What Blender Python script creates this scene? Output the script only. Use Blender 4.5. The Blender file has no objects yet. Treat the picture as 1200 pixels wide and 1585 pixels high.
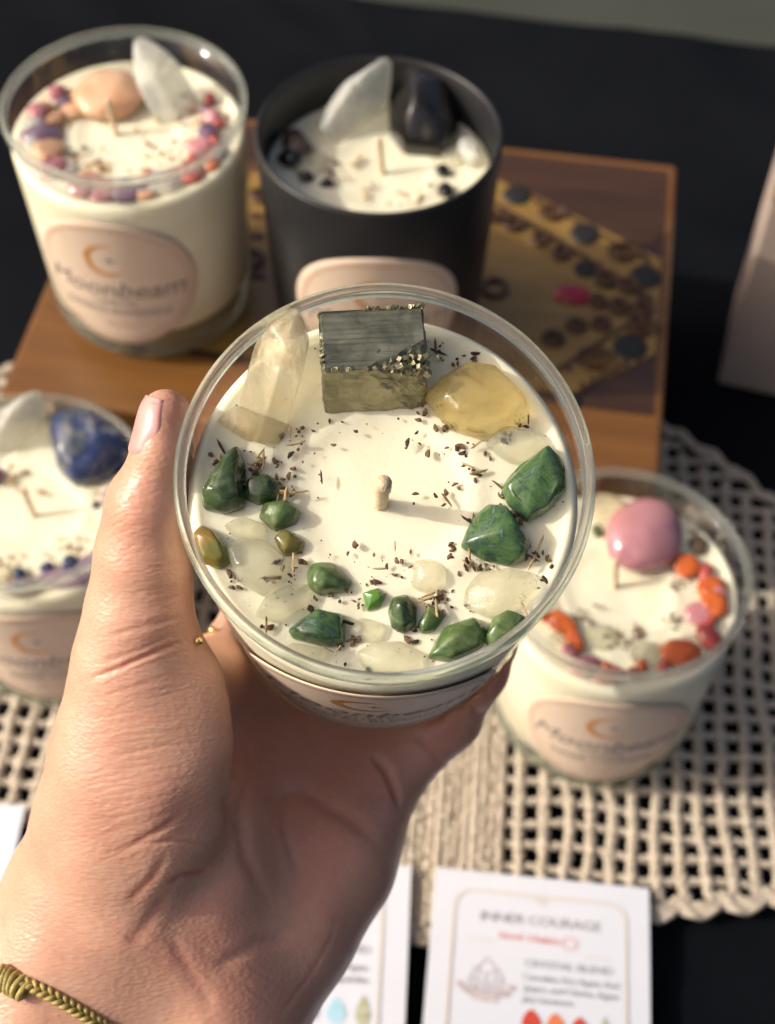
import bpy, bmesh, math, random
import numpy as np
from mathutils import Vector, Matrix, noise as mnoise
from mathutils.bvhtree import BVHTree

SC = bpy.context.scene
COL = SC.collection
RNG = random.Random(7)
rad = math.radians

# ------------------------------------------------------------------ camera
F_PX, PITCH, ROLL, CAM_Z = 2200.0, rad(53.5), rad(1.0), 0.479
_R = Vector((1, 0, 0)); FWD = Vector((0, math.cos(PITCH), -math.sin(PITCH))); _U = Vector((0, math.sin(PITCH), math.cos(PITCH)))
RIGHT = _R * math.cos(ROLL) + _U * math.sin(ROLL)
UP = _U * math.cos(ROLL) - _R * math.sin(ROLL)
CAM = Vector((0, 0, CAM_Z))
cam_data = bpy.data.cameras.new('camera'); cam = bpy.data.objects.new('camera', cam_data); COL.objects.link(cam)
m3 = Matrix((RIGHT, UP, -FWD)).transposed()
cam.matrix_world = Matrix.Translation(CAM) @ m3.to_4x4()
cam_data.sensor_fit = 'VERTICAL'; cam_data.sensor_height = 36.0; cam_data.sensor_width = 36.0
cam_data.lens = 36.0 * F_PX / 1585.0
cam_data.clip_start = 0.01; cam_data.clip_end = 50
cam_data.dof.use_dof = True; cam_data.dof.focus_distance = 0.287; cam_data.dof.aperture_fstop = 13.0
SC.camera = cam

# ------------------------------------------------------------------ sky, sun, exposure
SUN_EL, SUN_AZ = rad(35), rad(4)          # sun stands to the left (-x), a touch towards the camera
sun_from = Vector((-math.cos(SUN_EL) * math.cos(SUN_AZ), -math.cos(SUN_EL) * math.sin(SUN_AZ), math.sin(SUN_EL)))
world = bpy.data.worlds.new('World'); SC.world = world; world.use_nodes = True
wn = world.node_tree.nodes; wl = world.node_tree.links
for n in list(wn): wn.remove(n)
sky = wn.new('ShaderNodeTexSky'); sky.sky_type = 'NISHITA'; sky.sun_disc = False
sky.sun_elevation = SUN_EL; sky.sun_rotation = rad(270) - SUN_AZ
sky.air_density = 0.6; sky.dust_density = 8.0; sky.ozone_density = 0.0
bg = wn.new('ShaderNodeBackground'); bg.inputs[1].default_value = 0.15
wo = wn.new('ShaderNodeOutputWorld')
wl.new(sky.outputs[0], bg.inputs[0]); wl.new(bg.outputs[0], wo.inputs[0])
sl = bpy.data.lights.new('sun', 'SUN'); sl.energy = 3.0; sl.angle = rad(0.5); sl.color = (1.0, 0.94, 0.83)
so = bpy.data.objects.new('sun', sl); COL.objects.link(so)
so.rotation_euler = (-sun_from).to_track_quat('-Z', 'Y').to_euler()
vs = SC.view_settings
vs.view_transform = 'Standard'; vs.look = 'None'; vs.exposure = 0.03; vs.gamma = 1.0; vs.use_curve_mapping = False
SC.render.engine = 'CYCLES'
SC.cycles.use_denoising = True
SC.cycles.max_bounces = 14; SC.cycles.transparent_max_bounces = 24; SC.cycles.transmission_bounces = 10
SC.cycles.sample_clamp_indirect = 6.0

# ------------------------------------------------------------------ helpers
def ray(px, py): return RIGHT * ((px - 600) / F_PX) + UP * ((792.5 - py) / F_PX) + FWD
def at(px, py, Z): return CAM + ray(px, py) * Z
def onz(px, py, z):
    d = ray(px, py); return CAM + d * ((z - CAM_Z) / d.z)
def onplane(px, py, p0, n):
    d = ray(px, py); return CAM + d * ((p0 - CAM).dot(n) / d.dot(n))

def link(name, me, mat=None, parent=None, smooth=True):
    o = bpy.data.objects.new(name, me); COL.objects.link(o)
    if mat is not None and not me.materials: me.materials.append(mat)
    if parent is not None: o.parent = parent
    if smooth and len(me.polygons):
        me.polygons.foreach_set('use_smooth', [True] * len(me.polygons))
    return o
def from_bm(name, bm, mat=None, parent=None, smooth=True):
    me = bpy.data.meshes.new(name); bm.to_mesh(me); bm.free()
    return link(name, me, mat, parent, smooth)
def from_pd(name, v, f, mat=None, parent=None, smooth=True):
    me = bpy.data.meshes.new(name); me.from_pydata([tuple(x) for x in v], [], [tuple(x) for x in f]); me.update()
    return link(name, me, mat, parent, smooth)
def tag(o, label, cat, group=None, kind=None):
    if label: o['label'] = label
    if cat: o['category'] = cat
    if group: o['group'] = group
    if kind: o['kind'] = kind
    return o
def empty(name, mw):
    o = bpy.data.objects.new(name, None); o.empty_display_size = 0.01; COL.objects.link(o); o.matrix_world = mw
    return o
def lathe(name, prof, seg, mat, parent, closed=False):
    v = []; f = []; n = len(prof)
    for i in range(seg):
        a = 2 * math.pi * i / seg; c, s = math.cos(a), math.sin(a)
        for r, z in prof: v.append((r * c, r * s, z))
    m = n if closed else n - 1
    for i in range(seg):
        j = (i + 1) % seg
        for k in range(m):
            l = (k + 1) % n
            q = [i * n + k, j * n + k, j * n + l, i * n + l]
            if prof[k][0] < 1e-7: q = [i * n + k, j * n + l, i * n + l]
            elif prof[l][0] < 1e-7: q = [i * n + k, j * n + k, i * n + l]
            f.append(q)
    o = from_pd(name, v, f, mat, parent)
    bm = bmesh.new(); bm.from_mesh(o.data); bmesh.ops.remove_doubles(bm, verts=bm.verts, dist=1e-7)
    bmesh.ops.recalc_face_normals(bm, faces=bm.faces); bm.to_mesh(o.data); bm.free()
    return o
def tube(path, r, sides=6, closed=False, rfun=None):
    """returns verts, faces of a tube along a list of Vectors"""
    n = len(path); v = []; f = []
    up = Vector((0, 0, 1)); prev = None
    for i, p in enumerate(path):
        if closed: t = path[(i + 1) % n] - path[i - 1]
        else: t = path[min(i + 1, n - 1)] - path[max(i - 1, 0)]
        t = t.normalized() if t.length > 1e-9 else Vector((1, 0, 0))
        if prev is None:
            a = t.orthogonal().normalized()
        else:
            a = prev - t * prev.dot(t); a = a.normalized() if a.length > 1e-6 else t.orthogonal().normalized()
        prev = a; b = t.cross(a)
        rr = rfun(i / max(1, n - 1)) if rfun else r
        for k in range(sides):
            an = 2 * math.pi * k / sides
            v.append(p + (a * math.cos(an) + b * math.sin(an)) * rr)
    m = n if closed else n - 1
    for i in range(m):
        j = (i + 1) % n
        for k in range(sides):
            l = (k + 1) % sides
            f.append((i * sides + k, i * sides + l, j * sides + l, j * sides + k))
    if not closed:
        f.append(tuple(range(sides - 1, -1, -1))); f.append(tuple((n - 1) * sides + k for k in range(sides)))
    return v, f
class MB:
    def __init__(s): s.v = []; s.f = []
    def add(s, vf):
        o = len(s.v); s.v += list(vf[0]); s.f += [tuple(i + o for i in q) for q in vf[1]]
    def build(s, name, mat, parent=None, smooth=True): return from_pd(name, s.v, s.f, mat, parent, smooth)

# ------------------------------------------------------------------ materials
def nodes_of(name):
    m = bpy.data.materials.new(name); m.use_nodes = True
    nt = m.node_tree; b = nt.nodes['Principled BSDF']; return m, nt, b
def texco(nt, scale=(1, 1, 1), kind='Object'):
    tc = nt.nodes.new('ShaderNodeTexCoord'); mp = nt.nodes.new('ShaderNodeMapping')
    mp.inputs['Scale'].default_value = scale; nt.links.new(tc.outputs[kind], mp.inputs[0]); return mp.outputs[0]
def ramp(nt, fac, stops):
    r = nt.nodes.new('ShaderNodeValToRGB'); e = r.color_ramp.elements
    while len(e) < len(stops): e.new(0.5)
    for i, (p, c) in enumerate(stops):
        e[i].position = p; e[i].color = (*c, 1) if len(c) == 3 else c
    nt.links.new(fac, r.inputs[0]); return r.outputs[0]
def noise_tex(nt, vec, scale, detail=4, rough=0.55, dist=0.0):
    n = nt.nodes.new('ShaderNodeTexNoise'); n.inputs['Scale'].default_value = scale; n.inputs['Detail'].default_value = detail
    n.inputs['Roughness'].default_value = rough; n.inputs['Distortion'].default_value = dist
    nt.links.new(vec, n.inputs['Vector']); return n.outputs[0]
def bump(nt, b, h, strength, dist, prev=None):
    n = nt.nodes.new('ShaderNodeBump'); n.inputs['Strength'].default_value = strength; n.inputs['Distance'].default_value = dist
    nt.links.new(h, n.inputs['Height'])
    if prev: nt.links.new(prev, n.inputs['Normal'])
    nt.links.new(n.outputs[0], b.inputs['Normal']); return n.outputs[0]
def P(name, stops, scale=200, rough=0.5, metallic=0, sss=0, sss_r=(1, .6, .4), sss_s=0.002, trans=0, ior=1.45, coat=0, bmp=None, bscale=None, dist=0.3, kind='Object', spec=None):
    m, nt, b = nodes_of(name)
    vec = texco(nt, kind=kind)
    if len(stops) == 1: b.inputs['Base Color'].default_value = (*stops[0], 1)
    else:
        k = len(stops); f = noise_tex(nt, vec, scale, 5, 0.6, dist)
        nt.links.new(ramp(nt, f, [(0.3 + 0.4 * i / (k - 1), c) for i, c in enumerate(stops)]), b.inputs['Base Color'])
    b.inputs['Roughness'].default_value = rough; b.inputs['Metallic'].default_value = metallic
    b.inputs['Subsurface Weight'].default_value = sss; b.inputs['Subsurface Radius'].default_value = sss_r; b.inputs['Subsurface Scale'].default_value = sss_s
    b.inputs['Transmission Weight'].default_value = trans; b.inputs['IOR'].default_value = ior; b.inputs['Coat Weight'].default_value = coat
    b.inputs['Coat Roughness'].default_value = 0.08
    if spec is not None: b.inputs['Specular IOR Level'].default_value = spec
    if bmp: bump(nt, b, noise_tex(nt, vec, bscale or scale, 5, 0.6), bmp[0], bmp[1])
    return m

def glass_wall(name, tint, refl=1.0, haze=0.0):
    m = bpy.data.materials.new(name); m.use_nodes = True; nt = m.node_tree
    for n in list(nt.nodes): nt.nodes.remove(n)
    out = nt.nodes.new('ShaderNodeOutputMaterial'); tr = nt.nodes.new('ShaderNodeBsdfTransparent'); gl = nt.nodes.new('ShaderNodeBsdfGlossy')
    tr.inputs[0].default_value = (*tint, 1); gl.inputs['Roughness'].default_value = 0.03
    lw = nt.nodes.new('ShaderNodeLayerWeight'); lw.inputs[0].default_value = .5
    pw = nt.nodes.new('ShaderNodeMath'); pw.operation = 'POWER'; pw.inputs[1].default_value = 4.5; nt.links.new(lw.outputs['Facing'], pw.inputs[0])
    fr = nt.nodes.new('ShaderNodeMath'); fr.operation = 'MULTIPLY_ADD'; fr.inputs[1].default_value = .7; fr.inputs[2].default_value = .035; nt.links.new(pw.outputs[0], fr.inputs[0])
    mx = nt.nodes.new('ShaderNodeMixShader')
    mul = nt.nodes.new('ShaderNodeMath'); mul.operation = 'MULTIPLY'; mul.inputs[1].default_value = refl; mul.use_clamp = True
    nt.links.new(fr.outputs[0], mul.inputs[0]); nt.links.new(mul.outputs[0], mx.inputs[0])
    nt.links.new(tr.outputs[0], mx.inputs[1]); nt.links.new(gl.outputs[0], mx.inputs[2])
    nt.links.new(mx.outputs[0], out.inputs[0]); return m
def glass_solid(name, col, through=0.35, rough=0.0, edge=0.2):
    m = bpy.data.materials.new(name); m.use_nodes = True; nt = m.node_tree
    for n in list(nt.nodes): nt.nodes.remove(n)
    out = nt.nodes.new('ShaderNodeOutputMaterial'); g = nt.nodes.new('ShaderNodeBsdfGlass'); tr = nt.nodes.new('ShaderNodeBsdfTransparent')
    g.inputs['Color'].default_value = (*col, 1); g.inputs['IOR'].default_value = 1.47; g.inputs['Roughness'].default_value = rough
    tr.inputs[0].default_value = (*col, 1)
    mx = nt.nodes.new('ShaderNodeMixShader'); mx.inputs[0].default_value = through
    nt.links.new(g.outputs[0], mx.inputs[1]); nt.links.new(tr.outputs[0], mx.inputs[2])
    # pale green diffuse and translucent mix puts an edge glow into the glass colour
    df = nt.nodes.new('ShaderNodeBsdfTranslucent'); d2 = nt.nodes.new('ShaderNodeBsdfDiffuse'); df.inputs[0].default_value = d2.inputs[0].default_value = (.80, .86, .76, 1)
    m2 = nt.nodes.new('ShaderNodeMixShader'); m2.inputs[0].default_value = .5; nt.links.new(df.outputs[0], m2.inputs[1]); nt.links.new(d2.outputs[0], m2.inputs[2])
    m3_ = nt.nodes.new('ShaderNodeMixShader'); m3_.inputs[0].default_value = edge; nt.links.new(mx.outputs[0], m3_.inputs[1]); nt.links.new(m2.outputs[0], m3_.inputs[2])
    nt.links.new(m3_.outputs[0], out.inputs[0]); return m
def crystal(name, stops, scale, rough=0.2, through=0.3, sss=0.8, trans=0.35):
    """cloudy quartz: principled with inner scatter, part of the light passing straight through"""
    m = P(name, stops, scale, rough, sss=sss, sss_s=0.004, sss_r=(1, 1, .9), trans=trans, bmp=(0.7, 0.0012), bscale=190, dist=1.2)
    nt = m.node_tree; out = nt.nodes['Material Output']; b = nt.nodes['Principled BSDF']
    tr = nt.nodes.new('ShaderNodeBsdfTransparent'); tr.inputs[0].default_value = (.98, .97, .92, 1)
    mx = nt.nodes.new('ShaderNodeMixShader'); mx.inputs[0].default_value = through
    nt.links.new(b.outputs[0], mx.inputs[1]); nt.links.new(tr.outputs[0], mx.inputs[2]); nt.links.new(mx.outputs[0], out.inputs[0])
    return m

M = {}
M['glass'] = glass_wall('clear_glass', (.99, .995, .99), 0.75)
M['rim'] = glass_solid('clear_glass_rim', (.97, .99, .975), 0.4, 0, .10)
M['base'] = glass_solid('clear_glass_base', (.95, .975, .945), 0.5, 0, .10)
M['wax'] = P('cream_wax', [(.85, .79, .57), (.89, .84, .645)], 60, .42, sss=.5, sss_r=(1, .85, .6), sss_s=.0025, bmp=(.2, .0005), bscale=700)
M['black_glass'] = P('matte_black_glass', [(.011, .011, .012), (.017, .0165, .017)], 80, .42, spec=.45)
M['wick'] = P('cotton_wick', [(.60, .45, .27), (.74, .62, .42)], 900, .8, sss=.2, sss_s=.001, bmp=(.8, .0004), bscale=1600)
M['label'] = P('beige_label_paper', [(.68, .53, .40), (.72, .565, .435)], 150, .62, bmp=(.1, .0001), bscale=3000)
M['label_edge'] = P('label_border_ink', [(.60, .38, .24)], rough=.6)
M['ink'] = P('grey_ink', [(.20, .185, .18)], rough=.6)
M['moon'] = P('copper_foil', [(.66, .28, .07), (.72, .34, .10)], 400, .38, metallic=.35)
M['quartz'] = crystal('clear_quartz', [(.70, .69, .50), (.93, .92, .80), (.86, .84, .66)], 260, .06, .34, sss=.0, trans=.85)
M['quartz_white'] = crystal('milky_quartz', [(.76, .77, .70), (.88, .88, .82), (.66, .67, .62)], 120, .2, .30, trans=.4)
M['quartz_peach'] = crystal('peach_quartz', [(.88, .68, .42), (.92, .84, .63), (.88, .82, .62)], 110, .08, .30, sss=.3, trans=.75)
M['citrine'] = crystal('citrine', [(.66, .40, .07), (.84, .62, .20), (.88, .68, .26), (.72, .42, .07)], 170, .06, .22, sss=.0, trans=.8)
M['green'] = P('green_aventurine', [(.035, .065, .02), (.075, .125, .038), (.12, .175, .06), (.24, .29, .14)], 170, .22, sss=.3, sss_r=(.5, 1, .4), sss_s=.002, coat=.35, dist=1.0, bmp=(.3, .0006), bscale=330)
M['green2'] = P('blue_green_aventurine', [(.015, .046, .024), (.036, .095, .036), (.08, .145, .045), (.032, .078, .048), (.16, .21, .14)], 170, .18, sss=.3, sss_r=(.5, 1, .5), sss_s=.002, coat=.4, dist=1.5, bmp=(.3, .0006), bscale=330)
M['green_dark'] = P('dark_green_stone', [(.012, .026, .010), (.035, .062, .022), (.07, .11, .042), (.17, .22, .12)], 220, .2, coat=.4, dist=1.0)
M['olive'] = P('olive_stone', [(.08, .10, .02), (.16, .15, .03), (.34, .16, .04)], 90, .2, sss=.2, sss_s=.002, coat=.4, dist=.8)
M['lime'] = P('bright_green_stone', [(.07, .19, .03), (.13, .27, .05)], 150, .2, sss=.3, sss_s=.002, coat=.4)
M['herb'] = P('dried_herb', [(.09, .05, .028), (.17, .10, .055), (.27, .18, .10)], 500, .8, dist=.2, kind='Object')
M['herb_dark'] = P('dark_dried_herb', [(.03, .018, .014), (.07, .04, .03)], 600, .75)
M['straw'] = P('straw_herb', [(.36, .24, .12), (.52, .38, .20)], 700, .8)
M['herb_orange'] = P('orange_petal', [(.42, .20, .05), (.58, .32, .10)], 500, .8)
M['pink'] = P('rose_stone', [(.42, .13, .16), (.62, .30, .30)], 100, .2, sss=.3, sss_s=.003, coat=.4)
M['rose'] = P('rose_quartz', [(.36, .14, .18), (.50, .24, .26), (.46, .21, .19)], 60, .12, sss=.4, sss_r=(1, .6, .6), sss_s=.004, coat=.6)
M['peach'] = P('peach_stone', [(.62, .33, .18), (.74, .50, .32)], 60, .25, sss=.4, sss_s=.003, coat=.3)
M['purple'] = P('amethyst', [(.13, .06, .11), (.30, .20, .28)], 120, .15, sss=.2, coat=.5)
M['carnelian'] = P('carnelian', [(.36, .05, .012), (.58, .13, .025), (.44, .08, .02)], 120, .15, sss=.3, sss_r=(1, .4, .2), sss_s=.003, coat=.5)
M['redstone'] = P('garnet_red', [(.28, .03, .03), (.5, .10, .08)], 120, .15, sss=.2, coat=.5)
M['sodalite'] = P('sodalite', [(.03, .042, .045), (.10, .11, .11), (.018, .030, .085), (.034, .055, .15), (.22, .24, .25)], 75, .14, coat=.6, dist=1.4)
M['black_stone'] = P('black_tourmaline', [(.004, .004, .005), (.016, .013, .010)], 200, .12, coat=.6, bmp=(.3, .0005), bscale=400)
M['smoky'] = P('smoky_stone', [(.05, .03, .015), (.15, .09, .05)], 100, .2, coat=.4)
M['gold'] = P('gold_metal', [(.95, .70, .30)], rough=.18, metallic=1)

def pyrite_mat(name, gold):
    m, nt, b = nodes_of(name)
    v = texco(nt, (1, 1, 1)); vs_ = texco(nt, (18, 900, 300))
    st = noise_tex(nt, vs_, 1.0, 6, .65)
    n2 = noise_tex(nt, v, 160, 4, .6, .6)
    c1 = [(.11, .112, .082), (.19, .19, .14), (.26, .255, .19)] if not gold else [(.20, .185, .115), (.32, .295, .185), (.42, .385, .25)]
    nt.links.new(ramp(nt, n2, [(.3, c1[0]), (.5, c1[1]), (.7, c1[2])]), b.inputs['Base Color'])
    b.inputs['Metallic'].default_value = .75
    nt.links.new(ramp(nt, n2, [(.3, (.34,) * 3), (.7, (.5,) * 3)]), b.inputs['Roughness'])
    p = bump(nt, b, st, .55, .0007); bump(nt, b, noise_tex(nt, v, 1400, 3), .25, .0003, p)
    return m
M['pyrite'] = pyrite_mat('pyrite_face', False)
M['pyrite_gold'] = pyrite_mat('pyrite_grains', True)

def wood_mat(name, a, b_, rough=.38, sc=(6, 60, 60)):
    m, nt, b = nodes_of(name); v = texco(nt, sc)
    n = noise_tex(nt, v, 1.6, 6, .6, .8)
    nt.links.new(ramp(nt, n, [(.3, a), (.7, b_)]), b.inputs['Base Color'])
    b.inputs['Roughness'].default_value = rough; b.inputs['Coat Weight'].default_value = .25; b.inputs['Coat Roughness'].default_value = .2
    bump(nt, b, n, .12, .0006); return m
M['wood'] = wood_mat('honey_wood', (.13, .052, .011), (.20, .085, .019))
M['wood_shaded'] = wood_mat('shaded_walnut', (.034, .015, .007), (.066, .029, .012))  # brown deepened so the colour holds the black candle's shade on the lid
M['gold_inlay'] = wood_mat('straw_inlay', (.22, .125, .028), (.32, .19, .045), .35, (40, 120, 60))
M['gold_pale'] = wood_mat('pale_straw_inlay', (.40, .25, .08), (.52, .34, .12), .35, (60, 60, 60))
M['inlay_line'] = P('dark_inlay_line', [(.055, .026, .012), (.10, .045, .02)], 300, .45)
M['black_oval'] = P('black_enamel', [(.012, .011, .011), (.022, .02, .018)], 200, .6)
M['red_gem'] = P('red_gem', [(.26, .006, .015), (.36, .014, .025)], 200, .15, coat=.5)
def cloth_mat(name, a, b_):
    m, nt, b = nodes_of(name); v = texco(nt)
    n = noise_tex(nt, v, 9, 5, .6)
    nt.links.new(ramp(nt, n, [(.3, a), (.7, b_)]), b.inputs['Base Color']); b.inputs['Roughness'].default_value = .85
    b.inputs['Specular IOR Level'].default_value = .06
    w = nt.nodes.new('ShaderNodeTexWave'); w.inputs['Scale'].default_value = 700; nt.links.new(v, w.inputs[0])
    p = bump(nt, b, w.outputs[0], .2, .0003); bump(nt, b, noise_tex(nt, v, 1500, 3), .3, .0003, p); return m
M['cloth'] = cloth_mat('black_tablecloth', (.0036, .0045, .0064), (.0068, .0080, .0105))
M['floor'] = P('grey_green_floor', [(.034, .039, .030), (.046, .051, .040)], 5, .85, bmp=(.3, .002), bscale=120)
M['yarn'] = P('cream_yarn', [(.50, .42, .32), (.66, .58, .47)], 500, .9, sss=.15, sss_s=.001, bmp=(.7, .0005), bscale=1800)
M['card'] = P('white_card', [(.66, .685, .75), (.68, .705, .77)], 60, .45)
M['card_line'] = P('beige_print', [(.66, .60, .55)], rough=.5)
M['card_ink'] = P('grey_print', [(.34, .33, .33)], rough=.5)
M['card_pink'] = P('pink_print', [(.74, .36, .34)], rough=.5)
M['card_pink3'] = P('pink_print_b', [(.70, .28, .26)], rough=.5)
M['card_pink2'] = P('pale_pink_print', [(.74, .46, .45)], rough=.5)
M['card_mauve'] = P('mauve_print', [(.46, .37, .38)], rough=.5)
M['card_mauve2'] = P('pale_mauve_print', [(.58, .52, .53)], rough=.5)
M['p_red'] = P('red_print', [(.50, .03, .03), (.62, .10, .05)], 600, .5)
M['p_orange'] = P('orange_print', [(.66, .14, .05), (.74, .25, .12)], 600, .5)
M['p_green'] = P('olive_print', [(.34, .32, .12), (.56, .58, .50)], 500, .5)
M['p_blue'] = P('blue_print', [(.32, .58, .70), (.45, .68, .78)], 500, .5)
M['p_violet'] = P('violet_print', [(.42, .38, .66)], rough=.5)
M['kraft'] = P('pale_kraft_card', [(.40, .31, .255), (.44, .345, .285)], 40, .6, bmp=(.1, .0002), bscale=900)
M['cord'] = P('olive_gold_cord', [(.30, .22, .055), (.50, .39, .12)], 900, .3, bmp=(.5, .0003), bscale=2500)
M['nail'] = P('nail_plate', [(.66, .30, .27), (.72, .38, .34)], 120, .30, sss=.3, sss_s=.002, coat=.2)

def skin_mat():
    m, nt, b = nodes_of('skin'); v = texco(nt)
    n1 = noise_tex(nt, v, 55, 4, .6, .4); n2 = noise_tex(nt, v, 420, 3, .6)
    base = ramp(nt, n1, [(.3, (.59, .325, .22)), (.5, (.64, .365, .25)), (.72, (.67, .405, .285))])
    at_ = nt.nodes.new('ShaderNodeAttribute'); at_.attribute_name = 'flush'
    mx = nt.nodes.new('ShaderNodeMix'); mx.data_type = 'RGBA'; mx.blend_type = 'MIX'
    nb = noise_tex(nt, v, 38, 3, .55, .6)
    mr = nt.nodes.new('ShaderNodeMapRange'); mr.inputs[1].default_value = .48; mr.inputs[2].default_value = .75; mr.inputs[4].default_value = .35; nt.links.new(nb, mr.inputs[0])
    ad = nt.nodes.new('ShaderNodeMath'); ad.operation = 'ADD'; ad.use_clamp = True; nt.links.new(mr.outputs[0], ad.inputs[0]); nt.links.new(at_.outputs['Fac'], ad.inputs[1])
    nt.links.new(ad.outputs[0], mx.inputs[0]); nt.links.new(base, mx.inputs[6]); mx.inputs[7].default_value = (.62, .24, .165, 1)
    mp = nt.nodes.new('ShaderNodeMix'); mp.data_type = 'RGBA'; mp.blend_type = 'MULTIPLY'; mp.inputs[0].default_value = .25
    nt.links.new(mx.outputs[2], mp.inputs[6]); nt.links.new(ramp(nt, n2, [(.3, (.75, .68, .66)), (.7, (1, 1, 1))]), mp.inputs[7])
    nt.links.new(mp.outputs[2], b.inputs['Base Color'])
    b.inputs['Roughness'].default_value = .40; b.inputs['Specular IOR Level'].default_value = .5
    b.inputs['Subsurface Weight'].default_value = .45; b.inputs['Subsurface Radius'].default_value = (1, .33, .18); b.inputs['Subsurface Scale'].default_value = .006
    vo = nt.nodes.new('ShaderNodeTexVoronoi'); vo.feature = 'F1'; vo.inputs['Scale'].default_value = 1150; vo.inputs['Randomness'].default_value = 1
    # cells stretched across the thumb so that they read as fine skin lines
    tc = nt.nodes.new('ShaderNodeTexCoord'); mpn = nt.nodes.new('ShaderNodeMapping')
    mpn.inputs['Rotation'].default_value = (rad(40), 0, rad(-14)); mpn.inputs['Scale'].default_value = (.55, 1.25, 1.1)
    nt.links.new(tc.outputs['Object'], mpn.inputs[0]); nt.links.new(mpn.outputs[0], vo.inputs['Vector'])
    p = bump(nt, b, vo.outputs['Distance'], .24, .0004)
    v2 = nt.nodes.new('ShaderNodeTexVoronoi'); v2.feature = 'DISTANCE_TO_EDGE'; v2.inputs['Scale'].default_value = 620; nt.links.new(mpn.outputs[0], v2.inputs['Vector'])
    p = bump(nt, b, ramp(nt, v2.outputs['Distance'], [(0, (0, 0, 0)), (.3, (1, 1, 1))]), .12, .00025, p)
    p = bump(nt, b, noise_tex(nt, mpn.outputs[0], 260, 5, .65, .3), .11, .0006, p)
    return m
M['skin'] = skin_mat()

# ------------------------------------------------------------------ setting: floor, table
BOX_TOP = 0.083
e0, e1 = onz(560, 0, 0), onz(1200, 75, 0)
ed = (e1 - e0); ed.z = 0; ed.normalize(); en = Vector((-ed.y, ed.x, 0))
def table():
    v = []; f = []
    nu, nv = 220, 200
    for j in range(nv + 1):
        t = j / nv
        # distance behind the far edge, folding over it
        d = -0.85 + t * 1.15
        for i in range(nu + 1):
            s = -0.75 + 1.5 * i / nu
            if d <= 0: off, z = d, 0.0
            elif d < 0.03: a = d / 0.03 * math.pi / 2; off, z = 0.019 * math.sin(a), -0.019 * (1 - math.cos(a))
            else: off, z = 0.019 + .006 * math.sin(s * 40), -0.019 - (d - 0.03) * 2.4
            p = e0 + ed * s + en * off
            w = mnoise.noise(Vector((p.x * 7, p.y * 7, 3.1))) * .0014 + (1 - abs(mnoise.noise(Vector((p.x * 16 + p.y * 9, p.y * 4, 1.1))))) ** 6 * .0022
            v.append((p.x, p.y, z + w - 0.0036))
    for j in range(nv):
        for i in range(nu):
            a = j * (nu + 1) + i; f.append((a, a + 1, a + nu + 2, a + nu + 1))
    o = from_pd('table', v, f, M['cloth']); o['kind'] = 'structure'; return o
table()
fl = from_pd('floor', [(-6, -6, -.75), (6, -6, -.75), (6, 9, -.75), (-6, 9, -.75)], [(0, 1, 2, 3)], M['floor']); fl['kind'] = 'structure'

# ------------------------------------------------------------------ text and print helpers
def text_mesh(body, size, shear=0.0, spacing=1.0, thick=0.0):
    cu = bpy.data.curves.new('t', 'FONT'); cu.body = body; cu.size = size; cu.align_x = 'CENTER'; cu.align_y = 'CENTER'; cu.shear = shear
    cu.space_character = spacing; cu.resolution_u = 2; cu.offset = thick
    o = bpy.data.objects.new('t', cu); COL.objects.link(o)
    dg = bpy.context.evaluated_depsgraph_get(); me = bpy.data.meshes.new_from_object(o.evaluated_get(dg))
    v = [(p.co.x, p.co.y) for p in me.vertices]; f = [tuple(p.vertices) for p in me.polygons]
    bpy.data.objects.remove(o); bpy.data.curves.remove(cu); bpy.data.meshes.remove(me)
    return v, f
def poly2(pts): return list(pts), [tuple(range(len(pts)))]
def ring2(cx, cy, rx, ry, w, n=48, a0=0, a1=2 * math.pi):
    v = []; f = []
    for i in range(n + 1):
        a = a0 + (a1 - a0) * i / n
        v += [(cx + rx * math.cos(a), cy + ry * math.sin(a)), (cx + (rx - w) * math.cos(a), cy + (ry - w) * math.sin(a))]
    for i in range(n): f.append((2 * i, 2 * i + 2, 2 * i + 3, 2 * i + 1))
    return v, f
def crescent2(cx, cy, r, n=30, open_=0.9, tilt=0.0, fat=.30):
    v = []; f = []
    a0, a1 = math.pi / 2 - .25 + tilt, 2 * math.pi - .35 + tilt
    for i in range(n + 1):
        t = i / n; a = a0 + (a1 - a0) * t; w = r * fat * math.sin(math.pi * t) + r * .02
        v += [(cx + r * math.cos(a), cy + r * math.sin(a)), (cx + (r - w) * math.cos(a), cy + (r - w) * math.sin(a))]
    for i in range(n): f.append((2 * i, 2 * i + 2, 2 * i + 3, 2 * i + 1))
    return v, f
def star2(cx, cy, r):
    pts = []
    for i in range(16):
        rr = (r if i % 4 == 0 else r * .55 if i % 2 == 0 else r * .2); a = i * math.pi / 8
        pts.append((cx + rr * math.cos(a) * 1.25, cy + rr * math.sin(a) * .8))
    return poly2(pts)
def shift2(m, dx, dy): return [(x + dx, y + dy) for x, y in m[0]], m[1]
class Print:
    """flat artwork in (u, v) metres, grouped by material"""
    def __init__(s): s.d = {}
    def add(s, mat, m):
        mb = s.d.setdefault(mat, MB()); o = len(mb.v); mb.v += list(m[0]); mb.f += [tuple(i + o for i in q) for q in m[1]]

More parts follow.
